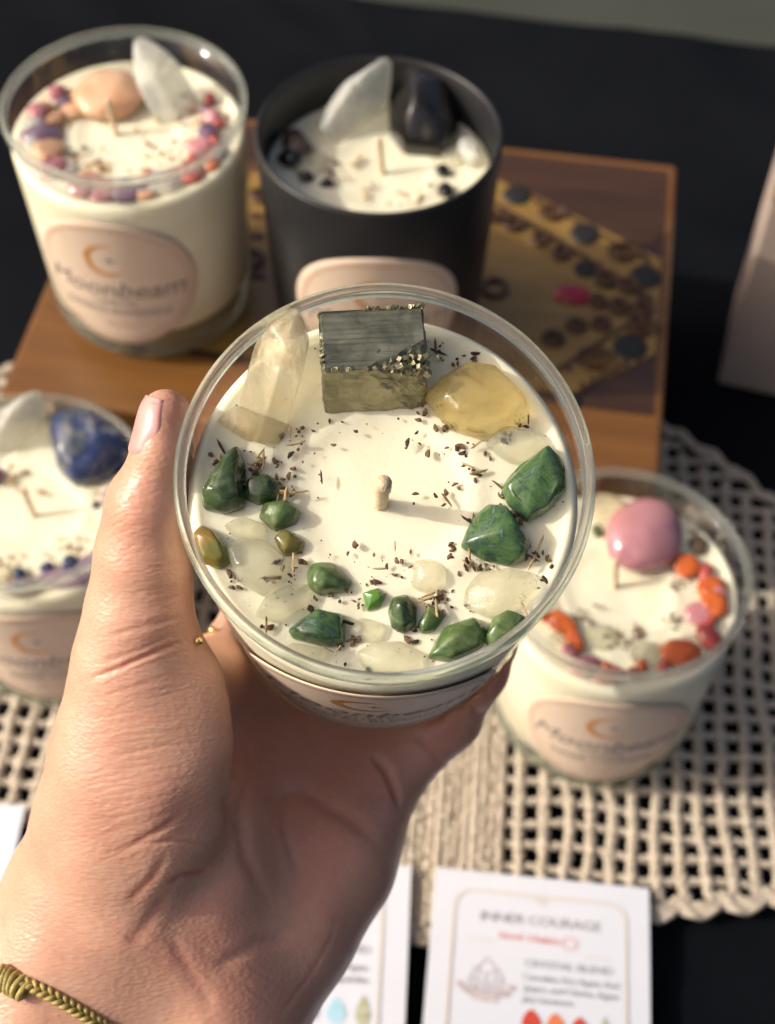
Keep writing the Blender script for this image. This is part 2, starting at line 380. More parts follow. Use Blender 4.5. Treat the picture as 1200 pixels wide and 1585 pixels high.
# ------------------------------------------------------------------ crochet doily
DY = rad(-4)
du, dv = Vector((math.cos(DY), math.sin(DY), 0)), Vector((-math.sin(DY), math.cos(DY), 0))
D0 = onz(780, 1200, 0)
def dloc(p): q = p - D0; return q.dot(du), q.dot(dv)
def dw(u, v, z): return D0 + du * u + dv * v + Vector((0, 0, z))
d_front = [dloc(onz(*p, 0)) for p in [(-120, 1262), (60, 1262), (320, 1330), (640, 1440), (860, 1395), (1030, 1400), (1230, 1378), (1400, 1378)]]
d_back = [dloc(onz(*p, 0)) for p in [(-120, 560), (0, 585), (300, 560), (1000, 655), (1075, 700), (1130, 735), (1200, 790), (1400, 900)]]
def interp(tab, u):
    if u <= tab[0][0]: return tab[0][1]
    for (a, b), (c, d) in zip(tab, tab[1:]):
        if u <= c: t = (u - a) / (c - a); return b + (d - b) * t
    return tab[-1][1]
def rope(mb, A, B, amp, r, turns, phase, seg, z0, flat=.7, sides=5):
    L = B - A; t = L.normalized(); side = Vector((-t.y, t.x, 0))
    for k in range(2):
        path = []
        for i in range(seg + 1):
            a = phase + k * math.pi + 2 * math.pi * turns * i / seg
            path.append(A + L * (i / seg) + side * (amp * math.cos(a)) + Vector((0, 0, z0 + amp * flat * math.sin(a))))
        mb.add(tube(path, r, sides))
def knot(mb, c, r):
    a = RNG.random() * 3; vv = []; ff = []
    for j, (zz, q_) in enumerate(((.85, .5), (.2, 1.0), (-.6, .8))):
        for i in range(6): t = a + i * math.pi / 3; vv.append(c + Vector((math.cos(t) * r * q_, math.sin(t) * r * q_ * .8, zz * r * .75)))
    for j in range(2):
        for i in range(6): ff.append((j * 6 + i, (j + 1) * 6 + i, (j + 1) * 6 + (i + 1) % 6, j * 6 + (i + 1) % 6))
    ff.append(tuple(range(6))); mb.add((vv, ff))
def doily():
    root = empty('crochet_doily', Matrix.Translation(D0))
    inv = root.matrix_world.inverted()
    pitch = .0083
    u0, u1 = -.26, .17
    net, solid, edge = MB(), MB(), MB()
    ncol = int((u1 - u0) / pitch)
    s0, s1 = dloc(onz(585, 1250, 0))[0], dloc(onz(778, 1250, 0))[0]   # the densely worked band
    def clip_rows(u):
        return interp(d_front, u), interp(d_back, u)
    wob = lambda u, v: mnoise.noise(Vector((u * 30, v * 30, 5))) * .0034 + mnoise.noise(Vector((u * 160, v * 160, 8))) * .0014
    for c in range(ncol + 1):
        u = u0 + c * pitch
        if s0 - .03 < u < s1: continue
        a, b = clip_rows(u)
        nr = int((b - a) / pitch)
        for r in range(nr):
            v0, v1 = a + r * pitch, a + (r + 1) * pitch
            z = .0020
            rope(net, dw(u + wob(u, v0), v0, 0), dw(u + wob(u, v1), v1, 0), .00135, .00115, 1.25, RNG.random() * 6, 7, z + RNG.uniform(-.0002, .0003))
    # rows
    rmin = min(p[1] for p in d_front); rmax = max(p[1] for p in d_back); nr = int((rmax - rmin) / pitch)
    for r in range(nr + 1):
        v = rmin + r * pitch
        for c in range(ncol):
            ua, ub = u0 + c * pitch, u0 + (c + 1) * pitch
            if s0 - .03 < ua and ub < s1: continue
            um = (ua + ub) / 2; a, b = clip_rows(um)
            if v < a + .001 or v > b: continue
            if RNG.random() < .97: knot(net, dw(ua + wob(ua, v), v + wob(ua, v), .0026), RNG.uniform(.0016, .0025))
            rope(net, dw(ua, v + wob(ua, v), 0), dw(ub, v + wob(ub, v), 0), .00095, .00095, 1.0, RNG.random() * 6, 5, .0018)
    # dense band: touching ribs
    k = 0; u = s0 - .03
    while u < s1 + .002:
        a, b = clip_rows(u); b = min(b, a + .11); n = max(1, int((b - a) / .0042))
        for r in range(n):
            v0, v1 = a + r * .0042, a + (r + 1) * .0042
            rope(solid, dw(u, v0, 0), dw(u, v1, 0), .0011, .00105, .95, k * 2.1 + r * 2.4 + RNG.random() * 1.2, 5, .0022 + .0006 * math.sin(k * 1.57), .8)
        for r in range(int((b - a) / .0030)):
            if RNG.random() < .85: knot(solid, dw(u + RNG.uniform(-.0006, .0006), a + (r + .5 * (k % 2)) * .0030 + RNG.uniform(-.0005, .0005), .0036 + RNG.uniform(-.0004, .0005)), RNG.uniform(.0011, .0017))
        u += .0031; k += 1
    # scalloped edge
    u = u0
    path = []
    while u < u1:
        a, b = clip_rows(u)
        path.append((u, a - .003 - .0035 * abs(math.sin(u / .0155 * math.pi))))
        u += .0016
    for off in (0, .0022, .0042):
        pts = [dw(p, q + off, .002 + .0007 * math.sin(i * 1.3 + off * 900)) for i, (p, q) in enumerate(path)]
        edge.add(tube(pts, .0013, 5))
    path = []; u = u0
    while u < u1:
        a, b = clip_rows(u); path.append(dw(u, b + .001 + .004 * abs(math.sin(u / .013 * math.pi)), .002 + .0006 * math.sin(u * 900))); u += .0016
    for off in (0, -.0025): edge.add(tube([p + dv * off for p in path], .0013, 5))
    for nm, mb in (('open_net', net), ('ribbed_band', solid), ('scalloped_border', edge)):
        o = mb.build(nm, M['yarn'], root); o.matrix_parent_inverse = inv
    tag(root, 'cream crochet doily with open net and scalloped edge lying on the black cloth', 'doily')
doily()

# ------------------------------------------------------------------ wooden box with inlaid lid
def box_solid(name, lx, ly, lz, bev, mat, parent, c=(0, 0, 0), seg=2):
    bm = bmesh.new(); bmesh.ops.create_cube(bm, size=1)
    for v in bm.verts: v.co = Vector((v.co.x * lx + c[0], v.co.y * ly + c[1], v.co.z * lz + c[2]))
    if bev: bmesh.ops.bevel(bm, geom=bm.edges[:], offset=bev, segments=seg, affect='EDGES', profile=.6)
    return from_bm(name, bm, mat, parent, smooth=False)
q = [onz(181, 165, BOX_TOP), onz(1025, 262, BOX_TOP), onz(1056, 733, BOX_TOP), onz(2, 605, BOX_TOP)]
bc = (q[0] + q[1] + q[2] + q[3]) / 4; byaw = -rad(8.2)
BW, BD = .2425, .1715
broot = empty('wooden_box', Matrix.Translation((bc.x, bc.y, 0.004)) @ Matrix.Rotation(byaw, 4, 'Z'))
BH = BOX_TOP - .004
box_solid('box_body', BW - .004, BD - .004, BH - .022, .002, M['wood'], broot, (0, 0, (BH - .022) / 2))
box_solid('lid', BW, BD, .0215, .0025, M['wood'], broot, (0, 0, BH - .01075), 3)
def bl(px, py): return broot.matrix_world.inverted() @ onz(px, py, BOX_TOP)
def flat(name, pts, z, mat, th=.0004, parent=broot):
    v = [(p[0], p[1], z) for p in pts] + [(p[0], p[1], z + th) for p in pts]; n = len(pts)
    f = [tuple(range(n, 2 * n)), tuple(range(n - 1, -1, -1))] + [(i, (i + 1) % n, n + (i + 1) % n, n + i) for i in range(n)]
    return from_pd(name, v, f, mat, parent, smooth=False)
def ell(cx, cy, rx, ry, n=24, a=0):
    return [(cx + rx * math.cos(t) * math.cos(a) - ry * math.sin(t) * math.sin(a), cy + rx * math.cos(t) * math.sin(a) + ry * math.sin(t) * math.cos(a)) for t in [2 * math.pi * i / n for i in range(n)]]
ix0, ix1 = -BW / 2 + .004, BW / 2 - .004
iy0, iy1 = bl(980, 640)[1], BD / 2 - .005
flat('shaded_walnut_panel', [(ix0 + .062, iy0), (ix1, iy0), (ix1, iy1), (ix0 + .004, iy1), (ix0 + .004, iy0 + .06)], BH + .0000, M['wood_shaded'], .0004)  # shade painted as darker wood, front side cut along the shadow edge
def R2(p): p = bl(*p); return (min(p[0], ix1 - .0062), p[1])
cxm = (R2((575, 430)))
def mir(p): return (2 * cxm[0] - p[0], p[1])
# gold lozenge: right half traced, left half mirrored
top_e = [R2((770, 275)), R2((1034, 405))]; bot_e = [R2((1046, 553)), R2((892, 612))]
tipy = iy1 - .004
loz = [(ix1 - .0005, top_e[1][1]), (top_e[0][0], top_e[0][1]), (cxm[0], tipy), mir(top_e[0]), (ix0 + .006, top_e[1][1]), (ix0 + .006, bot_e[0][1]), mir((bot_e[1][0], max(bot_e[1][1], iy0 + .002))), (cxm[0], iy0 + .003), (bot_e[1][0], max(bot_e[1][1], iy0 + .002)), (ix1 - .0005, bot_e[0][1])]
flat('straw_lozenge', loz[::-1], BH + .0005, M['gold_inlay'], .0004)
Z1 = BH + .0010
def raised(name, cx, cy, rx, ry, h, mat, a=0):
    v = []; f = []; n = 20
    for (s, hh) in ((1, 0), (.95, .55), (.75, .9), (.4, 1.0)):
        for x, y in ell(0, 0, rx * s, ry * s, n, a): v.append((cx + x, cy + y, Z1 + h * hh))
    for k in range(3):
        for i in range(n): f.append((k * n + i, k * n + (i + 1) % n, (k + 1) * n + (i + 1) % n, (k + 1) * n + i))
    f.append(tuple(3 * n + i for i in range(n)))
    return from_pd(name, v, f, mat, broot)
def spiral(name, cx, cy, r, mat, w=.0007, turns=2.6):
    pts = []
    for i in range(46):
        t = i / 45; a = t * turns * 2 * math.pi; rr = r * (1 - .88 * t); pts.append(Vector((cx + rr * math.cos(a), cy + rr * .85 * math.sin(a), Z1 + .0003)))
    v, f = tube(pts, w, 5); return from_pd(name, v, f, mat, broot)
px2 = lambda d: d * .545 / F_PX
for p, rr in [((800, 305), 24), ((905, 365), 25), ((1005, 432), 26), ((975, 540), 27), ((905, 420), 19), ((880, 622), 16)]:
    c = R2(p)
    for cc in (c, mir(c)): raised('black_oval', cc[0], cc[1], px2(rr), px2(rr) * 1.05, .0009, M['black_oval'])
for p, rr in [((855, 335), 26), ((965, 395), 30), ((920, 560), 32), ((1022, 515), 28)]:
    c = R2(p)
    for cc in (c, mir(c)): spiral('spiral_inlay', cc[0], cc[1], px2(rr), M['inlay_line'])
for p, rr in [((795, 352), 20), ((836, 374), 17), ((868, 396), 18), ((938, 436), 22), ((972, 446), 20), ((958, 478), 20), ((1000, 482), 18), ((930, 505), 17), ((892, 508), 18), ((856, 528), 20), ((985, 500), 15), ((766, 340), 15), ((765, 450), 26), ((925, 470), 15), ((1020, 470), 14)]:
    c = R2(p)
    for cc in (c, mir(c)):
        v, f = tube([Vector((cc[0] + px2(rr) * .72 * math.cos(t), cc[1] + px2(rr) * .72 * math.sin(t), Z1 + .0003)) for t in [2 * math.pi * i / 16 for i in range(16)]], px2(5.5), 5, True)
        from_pd('ring_inlay', v, f, M['inlay_line'], broot)
        if rr not in (26, 15): raised('bead_inlay', cc[0], cc[1], px2(rr * .42), px2(rr * .42), .0006, M['inlay_line'])
def strip(pa, pb, w):
    for m_ in (False, True):
        a, b = R2(pa), R2(pb)
        if m_: a, b = mir(a), mir(b)
        d = Vector((b[0] - a[0], b[1] - a[1])).normalized(); n = Vector((-d.y, d.x)) * w
        flat('band_line', [(a[0] + n.x, a[1] + n.y), (b[0] + n.x, b[1] + n.y), (b[0] - n.x, b[1] - n.y), (a[0] - n.x, a[1] - n.y)][::(1 if m_ else -1)], Z1, M['inlay_line'], .0003)
for pa, pb, nb_ in (((790, 296), (1020, 412), 12), ((780, 330), (1030, 470), 13), ((1030, 505), (880, 575), 9), ((1036, 535), (900, 598), 9)):
    for k in range(nb_):
        t = k / (nb_ - 1); c = R2((pa[0] + (pb[0] - pa[0]) * t, pa[1] + (pb[1] - pa[1]) * t))
        for cc in (c, mir(c)): raised('dot_inlay', cc[0], cc[1], px2(5.5), px2(5.5), .0004, M['inlay_line'])
strip((765, 318), (1036, 462), .0011); strip((1040, 495), (860, 578), .0011); strip((770, 278), (1034, 408), .0008); strip((1044, 556), (890, 613), .0008)
for sgn in (1,):
    c = R2((886, 460)); raised('red_gem', c[0], c[1], px2(31), px2(22), .0018, M['red_gem'])
    c = mir(c); raised('red_gem', c[0], c[1], px2(31), px2(22), .0018, M['red_gem'])
for i, yy in enumerate((262, 300, 338, 368, 398, 430)):
    c = R2((396, yy)); raised('bead_inlay', c[0], c[1], px2(16), px2(9), .0006, M['inlay_line'])
tag(broot, 'honey brown wooden box with gold scroll inlay and red oval gem on its lid', 'box')

# ------------------------------------------------------------------ pale packaging box at the right edge
pk = onz(1110, 592, 0.0); pk2 = onz(1200, 612, 0.0); pyaw = math.atan2(pk2.y - pk.y, pk2.x - pk.x)
kroot = empty('packaging_box', Matrix.Translation((pk.x, pk.y, -.0005)) @ Matrix.Rotation(pyaw, 4, 'Z'))
box_solid('carton', .085, .06, .105, .0016, M['kraft'], kroot, (.0425, .03, .0525), 3)
box_solid('lid', .0862, .0612, .030, .0016, M['kraft'], kroot, (.0425, .03, .0525 + .0675 + .0003), 3)
tag(kroot, 'tall pale tan carton standing on the black cloth at the right edge', 'carton')

# ------------------------------------------------------------------ printed cards
def card(label, tl, tr, length, z, art, name='information_card'):
    A, B = onz(*tl, z), onz(*tr, z); ux = (B - A); w = ux.length; yaw = math.atan2(ux.y, ux.x)
    root = empty(name, Matrix.Translation(A) @ Matrix.Rotation(yaw, 4, 'Z'))
    bm = bmesh.new(); bmesh.ops.create_cube(bm, size=1)
    for v in bm.verts: v.co = Vector(((v.co.x + .5) * w, (v.co.y - .5) * length, v.co.z * .0006))
    bmesh.ops.subdivide_edges(bm, edges=bm.edges[:], cuts=10, use_grid_fill=True)
    ph = RNG.random() * 6
    curl = lambda x, y: .0006 * math.sin(x * 30 + ph) + .0009 * (y / length) ** 2
    for v in bm.verts: v.co.z += curl(v.co.x, v.co.y)
    from_bm('card_sheet', bm, M['card'], root, smooth=False)
    pr = Print(); art(pr, w, length)
    ky = .865 if art is art_courage else .95
    for k_, mb in pr.d.items():
        if k_ != 'card_line': mb.v = [(x, y * ky) for x, y in mb.v]
    for mat, mb in pr.d.items():
        vv = [(x, y, .00055 + curl(x, y)) for x, y in mb.v]
        from_pd('printed_' + {'card_line': 'border', 'card_ink': 'text', 'card_pink': 'pink_text', 'card_pink2': 'chakra_symbol', 'card_pink3': 'pink_text', 'card_mauve': 'crystal_drawing', 'card_mauve2': 'ornament'}.get(mat, 'gem'), vv, mb.f, M[mat], root, smooth=False)
    tag(root, label, 'card', 'printed cards lying on the table'); return root
def rrect(x0, y0, x1, y1, r, w):
    pts = []
    for cx, cy, a in ((x1 - r, y1 - r, 0), (x0 + r, y1 - r, 90), (x0 + r, y0 + r, 180), (x1 - r, y0 + r, 270)):
        for k in range(7): t = rad(a + 15 * k); pts.append((cx, cy, math.cos(t), math.sin(t)))
    v = []; f = []; n = len(pts)
    for cx, cy, c, s in pts: v += [(cx + r * c, cy + r * s), (cx + (r - w) * c, cy + (r - w) * s)]
    for i in range(n): j = (i + 1) % n; f.append((2 * i, 2 * j, 2 * j + 1, 2 * i + 1))
    return v, f
def gem2(cx, cy, r, ry=None):
    ry = ry or r
    return poly2([(cx + r * x, cy + ry * y) for x, y in [(-.9, -.5), (-.4, -1), (.5, -.95), (1, -.35), (.7, .35), (.05, 1.05), (-.45, .75), (-.8, .1)]])
def crystal_cluster(pr, cx, cy, s):
    for a, l, w in [(0, 1.0, .20), (-.32, .78, .17), (.32, .78, .17), (-.62, .62, .14), (.62, .62, .14), (-.9, .45, .12), (.9, .45, .12)]:
        pts = [(-w, 0), (w, 0), (w * .9, l * .75), (0, l), (-w * .9, l * .75)]
        o = [(cx + s * (x * math.cos(a) + y * math.sin(a)), cy + s * (-x * math.sin(a) + y * math.cos(a))) for x, y in pts]
        n = len(o); mx_, my_ = sum(p[0] for p in o) / n, sum(p[1] for p in o) / n
        v = []; f = []
        for x, y in o: v += [(x, y), (mx_ + (x - mx_) * .86, my_ + (y - my_) * .90)]
        for i in range(n): j = (i + 1) % n; f.append((2 * i, 2 * j, 2 * j + 1, 2 * i + 1))
        pr.add('card_mauve2', (v, f))
    for k in range(22):
        t = (k - 10.5) / 10.5; x = cx + s * t * .55; y = cy + s * (.0 + .34 * t * t) + s * RNG.uniform(-.07, .07); r = s * .065
        pr.add('card_mauve' if k % 2 else 'card_mauve2', poly2([(x + r * math.cos(a) * 1.3, y + r * math.sin(a)) for a in [i * math.pi / 3 + k for i in range(6)]]))
def art_courage(pr, w, L):
    s = w / .075
    pr.add('card_line', rrect(.007 * s, -L + .007, w - .0075 * s, -.0065 * s, .007 * s, .0011 * s))
    pr.add('card_line', ring2(w * .5, -.0085 * s, .0016 * s, .0016 * s, .0006 * s))
    pr.add('card_ink', shift2(text_mesh('INNER COURAGE', .0056 * s, 0, .93), w * .50, -.0185 * s))
    pr.add('card_pink', shift2(text_mesh('Sacral', .0038 * s, 0, .95, .00008), w * .365, -.0256 * s)); pr.add('card_pink3', shift2(text_mesh('Chakra', .0038 * s, 0, .95, .00008), w * .515, -.0258 * s))
    pr.add('card_pink2', ring2(w * .635, -.0263 * s, .0028 * s, .0028 * s, .0008 * s, 24)); 
    pr.add('card_line', poly2([(w * .17, -.0247 * s), (w * .30, -.0247 * s), (w * .30, -.0242 * s), (w * .17, -.0242 * s)]))
    pr.add('card_line', poly2([(w * .70, -.0272 * s), (w * .82, -.0272 * s), (w * .82, -.0267 * s), (w * .70, -.0267 * s)]))
    crystal_cluster(pr, w * .265, -.051 * s, .0165 * s)
    pr.add('card_ink', shift2(text_mesh('CRYSTAL BLEND', .0042 * s, 0, .95), w * .635, -.0358 * s))
    for k, (t, dx) in enumerate([('Carnelian, Fire Agate, Red', .0), ('Jasper, and Citrine, Agate', .004), ('plus Sunstone', -.10)]):
        pr.add('card_ink', shift2(text_mesh(t, .0036 * s, 0, .88), w * (.645 + dx), -(.0412 + .0043 * k) * s))
    for k, c in enumerate(('p_red', 'p_orange', 'p_red')): pr.add(c, gem2(w * (.475 + .108 * k), -(.0575 + .0006 * k) * s, .0036 * s, .0040 * s))
    pr.add('p_green', gem2(w * .80, -.0588 * s, .0022 * s, .0052 * s))
    crystal_cluster(pr, w * .25, -.072 * s, .008 * s)
    pr.add('card_pink', gem2(w * .25, -.067 * s, .002 * s, .003 * s))
def art_calm(pr, w, L):
    s = w / .075
    pr.add('card_line', rrect(.007 * s, -L + .007, w - .0085 * s, -.0065 * s, .007 * s, .0011 * s))
    pr.add('card_ink', shift2(text_mesh('CALM', .0062 * s), w * .5, -.0185 * s))
    pr.add('card_ink', shift2(text_mesh('CRYSTAL BLEND', .0042 * s, 0, .95), w * .635, -.0318 * s))
    pr.add('card_ink', shift2(text_mesh('Amethyst, Blue Agate', .0036 * s, 0, .88), w * .645, -.0380 * s))
    pr.add('card_ink', shift2(text_mesh('Quartz, and Lepidolite', .0036 * s, 0, .88), w * .645, -.0423 * s))
    for k, c in enumerate(('p_violet', 'p_violet', 'p_blue')): pr.add(c, gem2(w * (.47 + .115 * k), -.0530 * s, .0034 * s, .0042 * s))
    pr.add('p_green', gem2(w * .815, -.0528 * s, .0026 * s, .0052 * s))
    crystal_cluster(pr, w * .265, -.048 * s, .0165 * s)
    pr.add('card_ink', shift2(text_mesh('INTENTION', .0040 * s, 0, .95), w * .57, -.0655 * s))
def art_plain(pr, w, L):
    s = w / .075
    pr.add('card_line', rrect(.007 * s, -L + .007, w - .0075 * s, -.0065 * s, .007 * s, .0011 * s))
    pr.add('card_ink', shift2(text_mesh('CRYSTAL BLEND', .0042 * s, 0, .95), w * .5, -.0358 * s))
    crystal_cluster(pr, w * .3, -.051 * s, .0165 * s)
card('white card headed INNER COURAGE with red and orange gems printed on it', (675, 1342), (1005, 1375), .115, .0062, art_courage)
card('white card half hidden by the hand with a pale blue gem printed on it', (302, 1325), (637, 1342), .115, .0062, art_calm)
card('white card corner showing at the left edge below the doily', (-290, 1232), (40, 1248), .115, .0062, art_plain)

# ------------------------------------------------------------------ candles
CR, CB, CH, WALL, BASE_T, WAX_Z = .0415, .0372, .092, .0022, .0140, .078
def r_out(z): 
    return CB + (CR - CB) * z / CH
def frame(origin, axis, yaw=0):
    zx = axis.normalized(); xx = Vector((1, 0, 0)) - zx * zx.x; xx.normalize(); yx = zx.cross(xx)
    return Matrix.Translation(origin) @ Matrix((xx, yx, zx)).transposed().to_4x4()
def make_glass(root, black=False):
    prof_wall = [(r_out(z), z) for z in (.0, )]
    bz = BASE_T
    if black:
        prof = [(0, 0), (CB - .004, 0), (CB - .0012, .0012), (r_out(.004), .004), (r_out(.045), .045), (r_out(CH - .001), CH - .001), (r_out(CH) - .0006, CH - .0002), (r_out(CH) - WALL / 2, CH), (r_out(CH) - WALL + .0005, CH - .0003), (r_out(CH) - WALL, CH - .001), (r_out(.045) - WALL, .045), (r_out(bz) - WALL, bz), (0, bz)]
        return lathe('glass_cup', prof, 128, M['black_glass'], root)
    # thick solid foot
    prof = [(0, 0.0015), (CB - .014, .0012), (CB - .0085, 0), (CB - .0055, .0003), (CB - .0026, .0016), (CB - .0009, .0038), (r_out(.0075), .0075), (r_out(bz), bz), (r_out(bz) - WALL, bz), (r_out(bz) - WALL - .005, bz - .0012), (0, bz - .0016)]
    lathe('glass_foot', prof, 128, M['base'], root)
    z1 = CH - .0032
    w = [(r_out(bz), bz + .00005), (r_out(.045), .045), (r_out(z1), z1), (r_out(z1) - WALL, z1), (r_out(WAX_Z) - WALL, WAX_Z - .0004)]   # below the fill line the wax wets the glass
    lathe('glass_wall', w, 128, M['glass'], root)
    rc = r_out(CH) - WALL / 2; hw = WALL / 2 + .00006
    prof = []
    for k in range(9):
        a = math.pi * k / 8; prof.append((rc + hw * math.cos(a), CH - hw + hw * math.sin(a)))
    prof.append((rc - WALL / 2, z1 + .00004)); prof.append((rc + WALL / 2, z1 + .00004))
    lathe('glass_rim', prof, 160, M['rim'], root, closed=True)
def make_wax(root, wz=WAX_Z, seed=0, black=False):
    rw = r_out(wz) - WALL - .00012
    v = []; f = []; nr, ns = 34, 128
    def hz(x, y, r):
        e = r / rw
        h = mnoise.noise(Vector((x * 60, y * 60, seed + .5))) * .0006 + mnoise.noise(Vector((x * 220, y * 220, seed + 2.5))) * .00012
        ring = math.exp(-((e - .70) / .2) ** 2) * mnoise.noise(Vector((x * 130, y * 130, seed + 9))) * .0006
        return wz + h * (1 - e ** 8) + ring + .0010 * max(0, (e - .9) / .1) ** 2 - .0009 / (1 + math.exp((r - .0165) / .0016)) - .0004 * math.exp(-(r / .006) ** 2) + .0004 * math.exp(-((r - .019) / .0022) ** 2)
    v.append((0, 0, hz(0, 0, 0)))
    for k in range(1, nr + 1):
        r = rw * (k / nr) ** .9
        for i in range(ns):
            a = 2 * math.pi * i / ns; v.append((r * math.cos(a), r * math.sin(a), hz(r * math.cos(a), r * math.sin(a), r)))
    for i in range(ns): f.append((0, 1 + i, 1 + (i + 1) % ns))
    for k in range(nr - 1):
        for i in range(ns):
            a = 1 + k * ns + i; b = 1 + k * ns + (i + 1) % ns; f.append((a, a + ns, b + ns, b))
    last = 1 + (nr - 1) * ns
    # thick glass magnifies the fill, so below the fill line the wax reaches almost to the outer face
    lv = [wz - .0012, wz - .004, .045, BASE_T + .003, BASE_T + .0006]
    gap = WALL + .00012 if black else .0006
    rs = [r_out(z) - gap for z in lv]; rs[-1] -= .003
    for z, r in zip(lv, rs):
        for i in range(ns): a = 2 * math.pi * i / ns; v.append((r * math.cos(a), r * math.sin(a), z))
    for k in range(len(lv)):
        for i in range(ns):
            a = last + k * ns + i; b = last + k * ns + (i + 1) % ns; f.append((a, a + ns, b + ns, b))
    f.append(tuple(last + len(lv) * ns + i for i in range(ns - 1, -1, -1)))
    return from_pd('wax', v, f, M['wax'], root)
def make_wick(root, h, lean=(0, 0), knob=True, wz=WAX_Z, r=.0015):
    path = [Vector((lean[0] * t * h, lean[1] * t * h, wz - .002 + (h + .002) * t)) for t in [i / 14 for i in range(15)]]
    def rf(t):
        b = r * (1 + .10 * math.sin(t * 26))
        if knob and t > .80: b *= 1.22 - 1.6 * max(0, t - .93)
        if knob and .62 < t <= .80: b *= 1.12
        return b
    v, f = tube(path, r, 10, False, rf); return from_pd('wick', v, f, M['wick'], root)
def make_label(root, az, second='CRYSTAL BLESSING', zc=.0425, R=.0305):
    off = .00035
    def wrap(u, w, o):
        z = zc + w; r = r_out(z) + o; a = -math.pi / 2 + az + u / r_out(zc); return (r * math.cos(a), r * math.sin(a), z)
    v = [wrap(0, 0, off)]; f = []; nr, ns = 14, 72
    for k in range(1, nr + 1):
        for i in range(ns):
            a = 2 * math.pi * i / ns; v.append(wrap(R * k / nr * math.cos(a), R * k / nr * math.sin(a), off))
    for i in range(ns): f.append((0, 1 + i, 1 + (i + 1) % ns))
    for k in range(nr - 1):
        for i in range(ns):
            a = 1 + k * ns + i; b = 1 + k * ns + (i + 1) % ns; f.append((a, a + ns, b + ns, b))
    n0 = len(v)
    for i in range(ns): a = 2 * math.pi * i / ns; v.append(wrap(R * math.cos(a), R * math.sin(a), .00012))
    for i in range(ns): a = 1 + (nr - 1) * ns + i; b = 1 + (nr - 1) * ns + (i + 1) % ns; f.append((a, n0 + i, n0 + (i + 1) % ns, b))
    lab = from_pd('label', v, f, M['label'], root)
    pr = Print()
    pr.add('label_edge', ring2(0, 0, R * .90, R * .90, .0006, 72))
    pr.add('moon', crescent2(-.0005, .0125, .0074, tilt=-.25))
    pr.add('ink', star2(.0012, .0128, .0026))
    pr.add('ink', shift2(text_mesh('Moonbeam', .0115, .28, .98), 0, -.0020))
    pr.add('ink', shift2(text_mesh('CANDLES', .0034, 0, 1.1), 0, -.0085))
    pr.add('ink', shift2(text_mesh(second, .0044, 0, 1.05), 0, -.0132))
    pr.add('label_edge', shift2(text_mesh('soy wax', .0034, .2, 1.0), 0, -.0195))
    for mat, mb in pr.d.items():
        o = from_pd({'label_edge': 'border_print', 'moon': 'moon_print', 'ink': 'lettering'}[mat], [wrap(x, y, off + .00012) for x, y in mb.v], mb.f, M[mat], lab, smooth=False)
    return lab

def finish_stone(bm, bev, seed, rough_amp=.0):
    bmesh.ops.remove_doubles(bm, verts=bm.verts, dist=1e-5)
    if bev: bmesh.ops.bevel(bm, geom=bm.edges[:], offset=bev, segments=3, affect='EDGES', profile=.5, clamp_overlap=True)
    bmesh.ops.triangulate(bm, faces=[f for f in bm.faces if len(f.verts) > 4])
    if rough_amp:
        bmesh.ops.subdivide_edges(bm, edges=bm.edges[:], cuts=1, use_grid_fill=True, smooth=.3)
        for v in bm.verts:
            v.co += Vector((1, 1, 1)) * 0 + v.normal * rough_amp * mnoise.noise(v.co * 420 + Vector((seed, 0, 0)))
    bmesh.ops.recalc_face_normals(bm, faces=bm.faces)
def stone_from_outline(name, loc_pts, h, mat, root, wz, seed, bev=.0009, tops=4, rough=.00035):
    rr = random.Random(seed)
    n = len(loc_pts); cx = sum(p[0] for p in loc_pts) / n; cy = sum(p[1] for p in loc_pts) / n
    bm = bmesh.new(); size = max(math.hypot(p[0] - cx, p[1] - cy) for p in loc_pts)
    for x, y in loc_pts:
        bm.verts.new((cx + (x - cx) * .92, cy + (y - cy) * .92, wz - .0025)); bm.verts.new((x, y, wz + h * .22)); 
        s = rr.uniform(.62, .88); bm.verts.new((cx + (x - cx) * s, cy + (y - cy) * s, wz + h * rr.uniform(.55, .85)))
    for k in range(tops):
        a = rr.uniform(0, 6.28); d = size * rr.uniform(.05, .4); bm.verts.new((cx + d * math.cos(a), cy + d * math.sin(a), wz + h * rr.uniform(.85, 1.05)))
    g = bmesh.ops.convex_hull(bm, input=bm.verts[:])
    bmesh.ops.delete(bm, geom=[v for v in bm.verts if not v.link_faces], context='VERTS')
    bmesh.ops.dissolve_limit(bm, angle_limit=rad(15), verts=bm.verts[:], edges=bm.edges[:])
    finish_stone(bm, min(bev, size * .2), seed, rough)
    o = from_bm(name, bm, mat, root); o.data.set_sharp_from_angle(angle=rad(32)); return o
def blob_stone(name, c, rx, ry, h, ang, mat, root, wz, seed, smooth=True, n=15, bury=.25):
    rr = random.Random(seed); bm = bmesh.new()
    for k in range(n if not smooth else 26):
        zz = 1 - 2 * (k + .5) / (n if not smooth else 26); a = k * 2.39996; q = math.sqrt(1 - zz * zz); j = rr.uniform(.82, 1.08)
        x, y = rx * q * math.cos(a) * j, ry * q * math.sin(a) * j
        bm.verts.new((c[0] + x * math.cos(ang) - y * math.sin(ang), c[1] + x * math.sin(ang) + y * math.cos(ang), wz + h * (.5 - bury) + h * .5 * zz * j))
    bmesh.ops.convex_hull(bm, input=bm.verts[:]); bmesh.ops.delete(bm, geom=[v for v in bm.verts if not v.link_faces], context='VERTS')
    if smooth:
        o = from_bm(name, bm, mat, root); s = o.modifiers.new('round', 'SUBSURF'); s.levels = 2; s.render_levels = 2; return o
    finish_stone(bm, min(rx, ry) * .12, seed, .0002); return from_bm(name, bm, mat, root)
